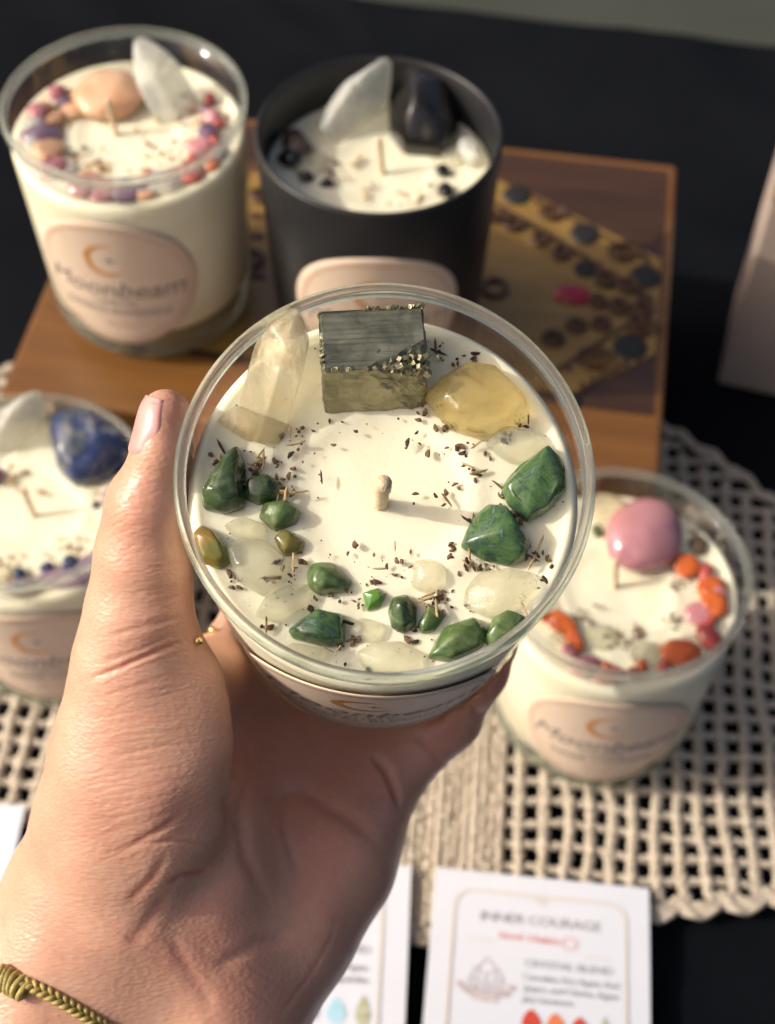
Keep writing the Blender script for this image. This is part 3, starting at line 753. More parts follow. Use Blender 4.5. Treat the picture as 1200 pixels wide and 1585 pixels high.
def crystal_point(name, base, tip, r, mat, root, seed, tipfrac=.72, flat=.8, twist=.3):
    rr = random.Random(seed); ax = (tip - base); L = ax.length; ax.normalize(); a = ax.orthogonal().normalized(); b = ax.cross(a)
    bm = bmesh.new(); rings = []
    offs = [(rr.uniform(.84, 1.12)) for _ in range(6)]
    for t, s in ((0, .95), (.5, 1.0), (tipfrac, .93)):
        ring = []
        for k in range(6):
            an = twist + k * math.pi / 3
            tt = t + (rr.uniform(-.07, .07) if t == tipfrac else 0)
            ring.append(bm.verts.new(base + ax * (L * tt) + (a * math.cos(an) + b * math.sin(an) * flat) * r * s * offs[k]))
        rings.append(ring)
    t1 = bm.verts.new(tip + a * r * .22); t2 = bm.verts.new(tip - a * r * .15 + b * r * .1 - ax * L * .015)
    bmesh.ops.convex_hull(bm, input=bm.verts[:]); bmesh.ops.delete(bm, geom=[v for v in bm.verts if not v.link_faces], context='VERTS')
    bmesh.ops.dissolve_limit(bm, angle_limit=rad(4), verts=bm.verts[:], edges=bm.edges[:])
    finish_stone(bm, r * .07, seed, .00022)
    return from_bm(name, bm, mat, root)
# herb flake meshes shared by all flakes
def flake_mesh(seed, sx, sy, sz):
    rr = random.Random(seed); bm = bmesh.new()
    for k in range(8):
        a = k * math.pi / 4 + rr.uniform(-.3, .3); d = rr.uniform(.55, 1.1)
        bm.verts.new((sx * d * math.cos(a), sy * d * math.sin(a), sz * rr.uniform(0, .5))); bm.verts.new((sx * d * .7 * math.cos(a), sy * d * .7 * math.sin(a), sz * rr.uniform(.7, 1.4)))
    bmesh.ops.convex_hull(bm, input=bm.verts[:]); bmesh.ops.delete(bm, geom=[v for v in bm.verts if not v.link_faces], context='VERTS')
    me = bpy.data.meshes.new('herb_flake'); bm.to_mesh(me); bm.free(); return me
FLK = [flake_mesh(s, .00075, .0005, .0003) for s in range(5)] + [flake_mesh(20 + s, .00045, .00038, .0003) for s in range(3)]
STK = [flake_mesh(40 + s, .0020, .00028, .00032) for s in range(3)]
def mat_variant(meshes, mats):
    out = []
    for me in meshes:
        for m in mats: c = me.copy(); c.materials.append(m); out.append(c)
    return out
FLAKES = mat_variant(FLK, [M['herb'], M['herb'], M['herb_dark']]); STICKS_D = mat_variant(STK, [M['herb'], M['herb_dark']]); STICKS_L = mat_variant(STK, [M['straw']])
def put(me, name, x, y, z, root, s=1, sy=None, rz=None, tilt=.3):
    o = bpy.data.objects.new(name, me); COL.objects.link(o); o.parent = root; o.location = (x, y, z)
    o.rotation_euler = (RNG.uniform(-tilt, tilt), RNG.uniform(-tilt, tilt), RNG.uniform(0, 6.28) if rz is None else rz)
    o.scale = (s, s if sy is None else sy, s); return o

# ---- the held candle
HR = Vector(at(597, 732, F_PX * 2 * CR / 655))
t_, l_ = rad(19.2), rad(1.3)
HAX = Vector((math.sin(l_), -math.sin(t_), math.cos(t_))).normalized()
held = empty('crystal_candle', frame(HR - HAX * CH, HAX))
HMI = held.matrix_world.inverted()
def hloc(px, py, z=WAX_Z):
    return HMI @ onplane(px, py, held.matrix_world @ Vector((0, 0, z)), HAX)
make_glass(held); make_wax(held, WAX_Z, 1); make_label(held, rad(-3))
wb = hloc(589, 777); wk = make_wick(held, .0135, (.02, -.03)); wk.location = (wb.x, wb.y, 0)
S_ = [  # (name, material, height mm, outline)
 ('green_stone', 'green_dark', 6, [(318, 782), (312, 762), (345, 705), (366, 690), (378, 720), (376, 780), (345, 788)]),
 ('green_stone', 'green_dark', 4, [(375, 765), (385, 742), (412, 733), (437, 748), (430, 768), (400, 778)]),
 ('green_stone', 'green', 4, [(402, 798), (410, 778), (440, 772), (465, 790), (455, 808), (425, 818)]),
 ('olive_stone', 'olive', 3, [(425, 832), (440, 820), (470, 835), (465, 853), (440, 857)]),
 ('olive_stone', 'olive', 4, [(300, 828), (312, 812), (330, 820), (352, 848), (355, 868), (340, 878), (312, 868)]),
 ('clear_chip', 'quartz', 3, [(348, 812), (375, 800), (410, 812), (405, 830), (370, 835)]),
 ('clear_chip', 'quartz', 5, [(352, 850), (375, 833), (405, 835), (440, 862), (432, 895), (408, 918), (370, 895)]),
 ('clear_chip', 'quartz', 4, [(397, 950), (410, 925), (445, 905), (478, 905), (470, 935), (430, 960)]),
 ('green_stone', 'green', 4, [(475, 885), (485, 872), (515, 870), (543, 898), (535, 912), (495, 918), (478, 905)]),
 ('green_stone', 'green2', 4.5, [(448, 972), (485, 955), (490, 942), (530, 950), (532, 990), (510, 998), (455, 985)]),
 ('green_stone', 'lime', 2.5, [(562, 918), (585, 910), (598, 918), (588, 938), (570, 942)]),
 ('green_stone', 'green_dark', 4.5, [(602, 945), (610, 925), (630, 920), (645, 935), (643, 965), (625, 977), (608, 968)]),
 ('green_stone', 'green', 2.5, [(648, 965), (660, 950), (665, 937), (690, 950), (672, 975), (655, 978)]),
 ('clear_chip', 'quartz', 3, [(642, 868), (668, 865), (690, 880), (685, 905), (660, 915), (640, 905)]),
 ('clear_chip', 'quartz', 4.5, [(722, 935), (725, 910), (745, 885), (790, 880), (825, 885), (830, 910), (810, 935), (760, 952)]),
 ('green_stone', 'green', 3.5, [(750, 985), (765, 955), (785, 944), (812, 955), (800, 980), (760, 1000)]),
 ('green_stone', 'green', 4.5, [(665, 1015), (690, 970), (735, 955), (752, 975), (745, 1000), (700, 1022)]),
 ('clear_chip', 'quartz', 4, [(555, 1010), (580, 995), (620, 993), (650, 1010), (652, 1035), (625, 1048), (575, 1045)]),
 ('green_stone', 'green2', 6.5, [(718, 842), (735, 800), (760, 780), (785, 785), (800, 812), (820, 835), (812, 860), (790, 870), (755, 862)]),
 ('green_stone', 'green2', 6, [(780, 752), (805, 720), (848, 690), (872, 715), (875, 755), (850, 785), (818, 801), (790, 775)]),
 ('clear_chip', 'quartz', 4, [(755, 685), (775, 660), (825, 665), (845, 685), (838, 712), (790, 712)]),
 ('citrine', 'citrine', 8.5, [(662, 610), (690, 580), (725, 560), (765, 567), (812, 612), (818, 632), (790, 655), (745, 670), (700, 655)]),
 ('clear_chip', 'quartz', 2.6, [(540, 975), (560, 955), (590, 965), (585, 990), (555, 992)]),
 ('clear_chip', 'quartz', 2.6, [(430, 1010), (455, 995), (500, 1005), (500, 1025), (460, 1028)]),
]
for i, (nm, mt, h, pts) in enumerate(S_):
    k = .0003 * h     # the outline was seen on raised edges: use a plane a little above the wax
    mx0 = sum(p[0] for p in pts) / len(pts); my0 = sum(p[1] for p in pts) / len(pts)
    lp = [hloc(mx0 + (x - mx0) * 1.09, my0 + (y - my0) * 1.09, WAX_Z + h * .0004) for x, y in pts]
    o = stone_from_outline(nm, [(p.x, p.y) for p in lp], h / 1000, M[mt], held, WAX_Z, 100 + i, .0005 if mt == 'quartz' else .00065, 5, .00018)
# tall quartz point
crystal_point('quartz_point', hloc(398, 672, WAX_Z - .003), hloc(458, 474, WAX_Z + .0135), .0070, M['quartz_peach'], held, 5, .80, .72, .35)
stone_from_outline('quartz_root', [(p.x, p.y) for p in [hloc(*q_) for q_ in [(335, 655), (365, 628), (400, 640), (450, 660), (430, 685), (385, 685)]]], .004, M['quartz_peach'], held, WAX_Z, 77, .0007, 3)
# pyrite block
def pyrite():
    T = [hloc(496, 480, WAX_Z + .0100), hloc(657, 472, WAX_Z + .0100), hloc(660, 566, WAX_Z + .0140), hloc(499, 574, WAX_Z + .0140)]
    c = sum(T, Vector()) / 4; X = (T[1] - T[0]); W = X.length; X.normalize(); Y = (T[0] - T[3]); Dp = Y.length; Y = (Y - X * Y.dot(X)).normalized(); Zv = X.cross(Y)
    H = .0150
    bm = bmesh.new(); bmesh.ops.create_cube(bm, size=1)
    for v in bm.verts: v.co = Vector((v.co.x * W, v.co.y * Dp, (v.co.z - .5) * H))
    bmesh.ops.bevel(bm, geom=bm.edges[:], offset=.0005, segments=1, affect='EDGES')
    bmesh.ops.subdivide_edges(bm, edges=bm.edges[:], cuts=22, use_grid_fill=True)
    for v in bm.verts:
        p = v.co
        # broken front right corner
        d = (p.x / W - .06) * .9 + (-p.y / Dp - .05) * 1.25 + (p.z / H + .0) * .4 - .42
        if d > 0:
            q_ = max(0.0, d); p.z -= q_ * .0075 + abs(mnoise.noise(p * 520)) * .0011; p.y += q_ * .004 + mnoise.noise(p * 700) * .0006
        # parallel growth steps on the upper face
        if p.z > -.0004: p.z -= .00022 * (math.floor((p.y / Dp + .5) * 7.3 + .25 * mnoise.noise(Vector((p.x * 60, 0, 1)))) % 2) + .00010 * mnoise.noise(Vector((p.x * 90, p.y * 900, 0)))
        if p.y < -Dp * .49: p.y += .00045 * mnoise.noise(Vector((p.x * 500, 3, p.z * 500)))
        if abs(p.x) > W * .49: p.x += .0005 * mnoise.noise(Vector((2, p.y * 400, p.z * 400)))
    o = from_bm('pyrite_block', bm, M['pyrite'], held, smooth=False)
    o.matrix_local = Matrix.Translation(c) @ Matrix((X, Y, Zv)).transposed().to_4x4()
    o.data.materials.append(M['pyrite_gold'])
    for p in o.data.polygons:
        if p.normal.y < -.6 or p.normal.x > .75: p.material_index = 1
    g = MB(); rr = random.Random(3)
    for k in range(150):
        e = rr.random()
        if e < .45: x, y, z = rr.gauss(W * .28, W * .12), -Dp * rr.uniform(.22, .48), -rr.uniform(.0008, .0035)
        elif e < .75: x, y, z = rr.uniform(-W / 2, W * .3), -Dp * .49 + rr.uniform(-.0003, .0003), -.0001
        elif e < .9: x, y, z = rr.uniform(-W * .05, W / 2), Dp * .49, rr.uniform(-.0003, .0001)
        else: x, y, z = -W * .495, rr.uniform(-Dp / 2, Dp / 2), -rr.uniform(0, .0008)
        s = rr.uniform(.00015, .00045) * (1.5 if e < .45 else 1); R_ = Matrix.Rotation(rr.random() * 6, 3, Vector((rr.random(), rr.random(), rr.random() + .1)).normalized())
        vv = [Vector((x, y, z)) + R_ @ Vector(a) * s for a in ((-1, -1, -1), (1, -1, -1), (1, 1, -1), (-1, 1, -1), (-1, -1, 1), (1, -1, 1), (1, 1, 1), (-1, 1, 1))]
        g.add((vv, [(0, 3, 2, 1), (4, 5, 6, 7), (0, 1, 5, 4), (1, 2, 6, 5), (2, 3, 7, 6), (3, 0, 4, 7)]))
    go = g.build('pyrite_grains', M['pyrite_gold'], o, smooth=False); go['kind'] = 'stuff'
pyrite()
# herbs on the held candle: clusters given as (px, py, spread, flakes, dark sticks, straw sticks)
CL = [(335, 715, 12, 3, 2, 0), (395, 725, 14, 4, 1, 5), (425, 720, 10, 3, 0, 0), (440, 770, 12, 2, 0, 3), (455, 745, 18, 4, 0, 0), (440, 880, 16, 7, 1, 1), (470, 860, 8, 2, 0, 0),
      (500, 925, 22, 7, 1, 0), (540, 930, 16, 5, 0, 0), (545, 1000, 20, 6, 3, 1), (415, 980, 12, 3, 0, 1), (365, 900, 10, 5, 0, 0), (340, 905, 14, 2, 0, 0), (350, 720, 8, 1, 0, 1),
      (670, 940, 14, 6, 0, 3), (690, 925, 14, 7, 0, 0), (640, 985, 16, 4, 1, 0), (725, 880, 16, 6, 0, 1), (755, 875, 14, 8, 0, 0), (820, 855, 14, 9, 1, 1), (800, 800, 16, 9, 0, 0), (775, 760, 12, 5, 1, 0),
      (730, 810, 6, 1, 2, 0), (695, 850, 8, 3, 0, 0), (720, 690, 20, 8, 0, 1), (690, 660, 18, 7, 0, 0), (735, 735, 16, 4, 0, 1), (720, 555, 16, 7, 0, 0), (675, 550, 12, 2, 2, 0), (655, 640, 16, 6, 0, 0),
      (812, 655, 10, 3, 1, 0), (790, 675, 8, 3, 0, 0), (630, 690, 20, 3, 0, 0), (530, 645, 26, 4, 0, 0), (490, 690, 24, 4, 0, 0), (455, 680, 14, 5, 0, 1), (497, 750, 8, 0, 1, 0), (545, 850, 8, 2, 0, 0),
      (600, 880, 24, 3, 0, 1), (690, 765, 16, 3, 1, 0), (650, 770, 8, 1, 0, 0), (620, 870, 16, 2, 0, 0), (835, 900, 10, 2, 0, 0), (850, 870, 8, 2, 0, 0), (300, 750, 8, 2, 0, 0), (810, 955, 6, 1, 0, 2), (580, 905, 10, 3, 0, 0)]
dg = bpy.context.evaluated_depsgraph_get()
for cx, cy, sp, nf, nd, nl in CL:
    for kind, n in (('f', nf), ('d', nd), ('l', nl)):
        for _ in range(n + (n + 1) // 2 if kind != 'd' else n):
            p = hloc(cx + RNG.gauss(0, sp * .8), cy + RNG.gauss(0, sp * .7))
            if math.hypot(p.x, p.y) > .0375: continue
            zz = WAX_Z + RNG.uniform(.0002, .0006)
            if kind == 'f': put(RNG.choice(FLAKES), 'herb_flake', p.x, p.y, zz, held, RNG.choice((.7, .9, 1.2, 1.55)))
            elif kind == 'd': put(RNG.choice(STICKS_D), 'herb_stem', p.x, p.y, zz + .0005, held, RNG.uniform(.9, 1.5), tilt=.15)
            else: put(RNG.choice(STICKS_L), 'straw_stem', p.x, p.y, zz + .0012, held, RNG.uniform(.8, 1.5), tilt=.2)
sp = MB(); rr = random.Random(11)
for k in range(170):
    a = rr.uniform(0, 6.28); r = .037 * math.sqrt(rr.uniform(.12, 1)); s = rr.uniform(.00008, .00026); x, y = r * math.cos(a), r * math.sin(a)
    o_ = Vector((x, y, WAX_Z + .00035)); sp.add(([o_ + Vector(q_) * s for q_ in ((1, 0, 0), (-1, .2, 0), (0, 1, .1), (.1, -1, 0), (0, 0, 1), (0, 0, -1.5))], [(0, 2, 4), (2, 1, 4), (1, 3, 4), (3, 0, 4), (2, 0, 5), (1, 2, 5), (3, 1, 5), (0, 3, 5)]))
o = sp.build('herb_specks', M['herb_dark'], held, smooth=False); o['kind'] = 'stuff'
tag(held, 'clear glass candle held up in the hand with green stones and pyrite', 'candle', 'crystal candles')

# ---- the candles standing behind
def standing(label, px, py, zbase, stones, flakes, az=0, black=False, wax_z=WAX_Z, second='CRYSTAL BLESSING', herb='herb_orange', wick=.0125, wpx=None, seed=0, ring=None):
    c = onz(px, py, zbase + CH); root = empty('crystal_candle', Matrix.Translation((c.x, c.y, zbase)))
    inv = root.matrix_world.inverted()
    make_glass(root, black); make_wax(root, wax_z, seed + 3, black); make_label(root, az, second)
    L = lambda x, y, h=0: inv @ onz(x, y, zbase + wax_z + h)
    w = make_wick(root, wick, (-.12, .1), False, wax_z, .0010)
    if wpx: p = L(*wpx); w.location = (p.x, p.y, 0)
    rlim = r_out(wax_z) - WALL - .001
    for i, s in enumerate(stones):
        kind, nm, mt, x, y, wpx_, hpx, hmm, ang = s[:9]
        p = L(x, y, hmm / 1000 * .4); rx = wpx_ / 2 * .57 / F_PX; ry = hpx / 2 * .57 / F_PX / .72
        d = math.hypot(p.x, p.y); m_ = rlim - min(rx, ry) * .95
        if d > m_: p.x *= m_ / d; p.y *= m_ / d
        if kind == 'o':
            lp = [L(*q_, s[10] / 1000) for q_ in s[9]]
            stone_from_outline(nm, [(q_.x, q_.y) for q_ in lp], hmm / 1000, M[mt], root, wax_z, seed * 50 + i, .0022, 5, .0002)
        elif kind == 'b': blob_stone(nm, (p.x, p.y), rx, ry, hmm / 1000, ang, M[mt], root, wax_z, seed * 50 + i)
        elif kind == 'c': blob_stone(nm, (p.x, p.y), rx, ry, hmm / 1000, ang, M[mt], root, wax_z, seed * 50 + i, False)
        else:
            bx, by, tx, ty, th, r = s[9:]
            crystal_point(nm, L(bx, by, -.003), L(tx, ty, th / 1000), r, M[mt], root, seed * 50 + i, *((s[2] == 'quartz_white') and (.62, .55, .2) or (.9, .9, .2)))
    rr = random.Random(seed + 77); mb = MB(); mb2 = MB()
    for k in range(ring[0] if ring else 0):
        a = rad(ring[1] + (ring[2] - ring[1]) * (k + rr.uniform(-.35, .35)) / ring[0]); d = rr.uniform(.026, .0335); sz = rr.uniform(.0028, .0048)
        nm, mt = rr.choice(ring[3]); blob_stone(nm, (d * math.cos(a), d * math.sin(a)), sz, sz * rr.uniform(.6, .9), sz * 1.3, rr.uniform(0, 3), M[mt], root, wax_z, seed * 900 + k, False, 13)
    for (x, y, spx, n) in flakes:
        for _ in range(n):
            p = L(x + rr.gauss(0, spx), y + rr.gauss(0, spx * .6)); d = math.hypot(p.x, p.y)
            if d > rlim: continue
            s = rr.uniform(.0004, .0013); a = rr.uniform(0, 3.14); ca, sa = math.cos(a), math.sin(a)
            o_ = Vector((p.x, p.y, wax_z + .0004))
            vv = [o_ + Vector((ca * u - sa * v * .5, sa * u + ca * v * .5, w_)) * s for u, v, w_ in ((-1, -1, 0), (1, -.8, .1), (1.1, .9, 0), (-.8, 1, .2), (-.5, -.4, .6), (.6, .3, .6))]
            (mb if rr.random() < .7 else mb2).add((vv, [(0, 1, 4), (1, 5, 4), (1, 2, 5), (2, 3, 5), (3, 4, 5), (3, 0, 4), (0, 3, 2, 1)]))
    for b_, m_ in ((mb, herb), (mb2, 'herb')):
        if b_.v: o = b_.build('herb_flakes', M[m_], root, smooth=False); o['kind'] = 'stuff'
    tag(root, label, 'candle', 'crystal candles'); return root

standing('clear glass candle with pink and purple stones standing on the wooden box', 191, 153, BOX_TOP, [
    ('p', 'quartz_point', 'quartz_white', 0, 0, 0, 0, 0, 0, 282, 186, 210, 58, 21, .0100),
    ('c', 'peach_stone', 'peach', 165, 140, 120, 80, 13, .1),
    ('b', 'pink_stone', 'pink', 80, 137, 32, 26, 5, .3), ('b', 'pink_stone', 'pink', 45, 168, 34, 26, 6, 1), ('b', 'pink_stone', 'purple', 62, 205, 62, 34, 5, .4),
    ('b', 'peach_stone', 'peach', 75, 228, 50, 34, 5, 0), ('b', 'peach_stone', 'peach', 110, 168, 40, 30, 5, 0), ('b', 'pink_stone', 'pink', 58, 268, 44, 30, 5, .5), ('b', 'clear_stone', 'quartz_white', 40, 190, 40, 30, 4, .5),
    ('b', 'pink_stone', 'pink', 125, 288, 44, 30, 5, 0), ('b', 'purple_stone', 'purple', 195, 298, 48, 26, 5, 0), ('b', 'white_stone', 'quartz_white', 258, 290, 66, 40, 6, 0),
    ('b', 'pink_stone', 'pink', 310, 222, 50, 26, 5, .4), ('b', 'red_stone', 'redstone', 300, 272, 46, 34, 5, .2), ('b', 'red_stone', 'carnelian', 338, 255, 26, 24, 5, 0), ('b', 'purple_stone', 'purple', 352, 238, 26, 26, 5, 0),
    ('b', 'peach_stone', 'pink', 158, 300, 40, 26, 4, 0), ('b', 'peach_stone', 'peach', 225, 300, 40, 24, 4, 0)],
    [(115, 160, 14, 46), (85, 190, 18, 46), (330, 200, 14, 26), (300, 170, 20, 26), (150, 258, 14, 24), (230, 262, 20, 18), (265, 240, 16, 18), (280, 185, 20, 12), (220, 190, 16, 8), (225, 230, 10, 4), (320, 180, 14, 12), (120, 240, 14, 12)],
    az=rad(-9), second='RAISING ROMANCE', wpx=(180, 205), seed=1, ring=(30, 150, 400, [('pink_stone', 'pink'), ('peach_stone', 'peach'), ('purple_stone', 'purple'), ('clear_stone', 'quartz_white'), ('red_stone', 'redstone')]))
standing('matte black glass candle with black stones, standing on the wooden box', 587, 202, BOX_TOP, [
    ('p', 'quartz_point', 'quartz_white', 0, 0, 0, 0, 0, 0, 520, 215, 604, 90, 20, .0115),
    ('o', 'black_stone', 'black_stone', 655, 160, 0, 0, 17, 0, [(602, 120), (640, 96), (700, 128), (714, 178), (690, 214), (625, 206), (602, 180)], 9),
    ('c', 'smoky_stone', 'smoky', 460, 218, 44, 46, 8, .5), ('c', 'black_stone', 'black_stone', 450, 242, 44, 26, 6, .1), ('b', 'black_stone', 'black_stone', 474, 272, 26, 16, 3, 0), ('b', 'black_stone', 'black_stone', 506, 282, 22, 14, 3, .3),
    ('b', 'black_stone', 'black_stone', 686, 262, 24, 18, 4, .3), ('b', 'black_stone', 'black_stone', 690, 292, 26, 24, 4, .3), ('c', 'smoky_stone', 'quartz_white', 738, 228, 40, 48, 9, .3), ('b', 'clear_stone', 'quartz', 702, 235, 46, 36, 5, 0), ('b', 'clear_stone', 'quartz', 480, 250, 60, 46, 4, 0)],
    [(520, 260, 18, 18), (580, 300, 12, 10), (555, 250, 12, 8), (640, 305, 20, 12), (530, 200, 10, 8)],
    az=rad(0), black=True, wax_z=.0745, second='PROTECTION', herb='straw', wpx=(593, 264), seed=2)
ZD = .0042
standing('clear glass candle with a big mottled blue stone at the left edge', 38, 750, ZD, [
    ('o', 'sodalite_stone', 'sodalite', 142, 668, 168, 112, 15, 0, [(70, 650), (80, 632), (110, 624), (155, 630), (212, 682), (208, 700), (155, 735), (112, 742), (85, 718)], 6),
    ('p', 'quartz_point', 'quartz_white', 0, 0, 0, 0, 0, 0, 15, 690, 55, 606, 20, .0095),
    ('b', 'violet_stone', 'purple', -6, 735, 24, 24, 4, 0), ('b', 'violet_stone', 'sodalite', 205, 728, 24, 22, 4, 0), ('b', 'violet_stone', 'sodalite', 168, 806, 14, 14, 3, 0), ('b', 'violet_stone', 'sodalite', 148, 780, 12, 12, 2, 0),
    ('b', 'violet_stone', 'purple', 110, 925, 90, 26, 5, .1), ('b', 'violet_stone', 'purple', 170, 895, 60, 26, 5, .5), ('b', 'clear_stone', 'quartz', 40, 905, 70, 30, 4, 0), ('b', 'violet_stone', 'purple', 30, 935, 60, 26, 4, 0)],
    [(20, 745, 14, 14), (10, 870, 14, 22), (110, 845, 16, 18), (60, 870, 26, 16), (65, 760, 10, 6), (30, 890, 16, 16), (160, 760, 14, 8)],
    az=rad(4), second='INNER PEACE', herb='straw', wpx=(52, 795), seed=3, ring=(14, 170, 380, [('violet_stone', 'purple'), ('clear_stone', 'quartz'), ('violet_stone', 'sodalite')]))
standing('clear glass candle with pink rose quartz and orange stones on the doily', 967, 876, ZD, [
    ('b', 'rose_quartz', 'rose', 1014, 782, 122, 108, 18, -.5),
    ('c', 'clear_stone', 'quartz_peach', 945, 775, 60, 60, 9, .3),
    ('c', 'orange_stone', 'carnelian', 1065, 872, 46, 34, 6, .2), ('b', 'red_stone', 'redstone', 1094, 885, 24, 30, 5, 0), ('c', 'orange_stone', 'carnelian', 1103, 908, 50, 34, 6, .3), ('c', 'orange_stone', 'carnelian', 1112, 932, 44, 40, 6, 0), ('b', 'peach_stone', 'pink', 1085, 948, 50, 30, 4, .2),
    ('b', 'red_stone', 'redstone', 1099, 985, 34, 40, 6, .5), ('c', 'orange_stone', 'carnelian', 1055, 1010, 62, 34, 6, .1), ('b', 'clear_stone', 'quartz', 1000, 1010, 50, 34, 4, 0), ('c', 'orange_stone', 'carnelian', 872, 962, 40, 40, 6, .8), ('c', 'orange_stone', 'carnelian', 890, 990, 26, 34, 5, .3),
    ('b', 'pink_stone', 'pink', 905, 1030, 50, 26, 5, .3), ('b', 'pink_stone', 'redstone', 945, 1046, 50, 22, 4, .2), ('b', 'clear_stone', 'quartz', 930, 985, 50, 34, 3, 0), ('b', 'dark_stone', 'green_dark', 925, 820, 18, 18, 3, 0), ('b', 'smoky_stone', 'smoky', 1090, 838, 30, 26, 4, 0)],
    [(1045, 905, 8, 10), (900, 955, 10, 14), (1040, 962, 8, 12), (990, 980, 8, 12), (950, 990, 16, 16), (930, 945, 6, 4), (1080, 820, 10, 10)],
    az=rad(-4), second='INNER COURAGE', herb='herb', wpx=(953, 905), seed=4, ring=(16, 180, 385, [('orange_stone', 'carnelian'), ('red_stone', 'redstone'), ('clear_stone', 'quartz'), ('pink_stone', 'pink')]))

# ------------------------------------------------------------------ the hand
def A3(v): return np.array(v, dtype=np.float32)
VIEW = A3(FWD)
def J(px, py, Z, r): return (A3(at(px, py, Z)), r / 1000)
def cone(Pn, a, b, flat=1.0):
    (pa, ra), (pb, rb) = a, b
    d = Pn - pa
    if flat != 1.0:
        w = ray(600, 792.5); s = d @ VIEW; ba_ = pb - pa
        d = d - np.outer(s, VIEW) * (1 - 1 / flat); ba = ba_ - VIEW * float(ba_ @ VIEW) * (1 - 1 / flat)
    else: ba = pb - pa
    t = np.clip((d @ ba) / float(ba @ ba), 0, 1)
    q_ = d - t[:, None] * ba
    return np.sqrt((q_ * q_).sum(1)) - (ra + t * (rb - ra))
def smin(a, b, k):
    h = np.clip(.5 + .5 * (b - a) / k, 0, 1); return b + (a - b) * h - k * h * (1 - h)
def chain(Pn, js, k, flats=None):
    d = None
    for i in range(len(js) - 1):
        c = cone(Pn, js[i], js[i + 1], flats[i] if flats else 1.0); d = c if d is None else smin(d, c, k)
    return d
THUMB = [J(257, 642, .2925, 5.2), J(254, 700, .2935, 5.8), J(230, 785, .297, 8.3), J(223, 860, .300, 9.8), J(216, 945, .303, 11.0), J(214, 1020, .306, 13.6), J(220, 1090, .308, 16.6), J(210, 1180, .309, 18.4), J(192, 1275, .315, 19.6), J(148, 1400, .325, 20.8), J(52, 1610, .330, 23.5), J(-60, 1830, .342, 25)]
THENAR = [J(296, 1050, .3065, 6.2), J(298, 1150, .3080, 7.6), J(280, 1262, .3120, 9.0)]
INDEX = [J(372, 1030, .366, 10.3), J(408, 930, .376, 9.4), J(440, 800, .383, 8.8), J(470, 690, .374, 7.8)]
MIDDLE = [J(450, 1075, .372, 11), J(520, 930, .381, 9.5), J(600, 780, .389, 9), J(650, 680, .374, 8)]
RING = [J(530, 1110, .372, 10.5), J(610, 985, .379, 9), J(690, 860, .383, 8.5), J(762, 760, .362, 7.4)]
PINKY = [J(612, 1178, .366, 10.4), J(688, 1112, .364, 8.7), J(735, 1037, .355, 8.1), J(779, 955, .341, 7.0)]
PALM = [(J(372, 1030, .366, 10.5), J(300, 1250, .335, 16)), (J(450, 1075, .372, 11), J(380, 1300, .347, 17)), (J(530, 1110, .372, 10.5), J(450, 1330, .349, 16)), (J(603, 1163, .367, 9.5), J(522, 1308, .355, 14)),
        (J(565, 1235, .364, 10.5), J(505, 1330, .353, 15)), (J(505, 1330, .353, 15), J(428, 1440, .344, 17.6)), (J(428, 1440, .344, 17.6), J(325, 1562, .338, 21)), (J(325, 1562, .338, 21), J(170, 1760, .340, 25)),
        (J(300, 1310, .330, 17), J(320, 1562, .332, 20)), (J(372, 1030, .366, 10), J(262, 1090, .318, 12)), (J(210, 1420, .325, 18), J(140, 1640, .335, 22))]
HM = np.array(HMI, dtype=np.float32)
def sdf_candle(Pn, grow=0.0):
    L = Pn @ HM[:3, :3].T + HM[:3, 3]
    r = np.sqrt(L[:, 0] ** 2 + L[:, 1] ** 2); z = L[:, 2]
    return np.maximum(np.maximum(r - (CB + (CR - CB) * z / CH), -z), z - CH) - grow
def sdf_hand(Pn):
    th = chain(Pn, THUMB, .004, [1.5, 1.35, 1.1, 1.0, .88, .74, .66, .66, .75, .9, 1.0])
    th = smin(th, chain(Pn, THENAR, .003, [.8, .8]), .006)
    pa = None
    for a, b in PALM:
        c = cone(Pn, a, b); pa = c if pa is None else smin(pa, c, .008)
    for fg in (INDEX, MIDDLE, RING, PINKY):
        pa = smin(pa, chain(Pn, fg, .003), .0035)
    # soft fullness at the thumb's root and knuckle
    d = smin(pa, th, .0045)
    return np.maximum(d, -sdf_candle(Pn, .0004))
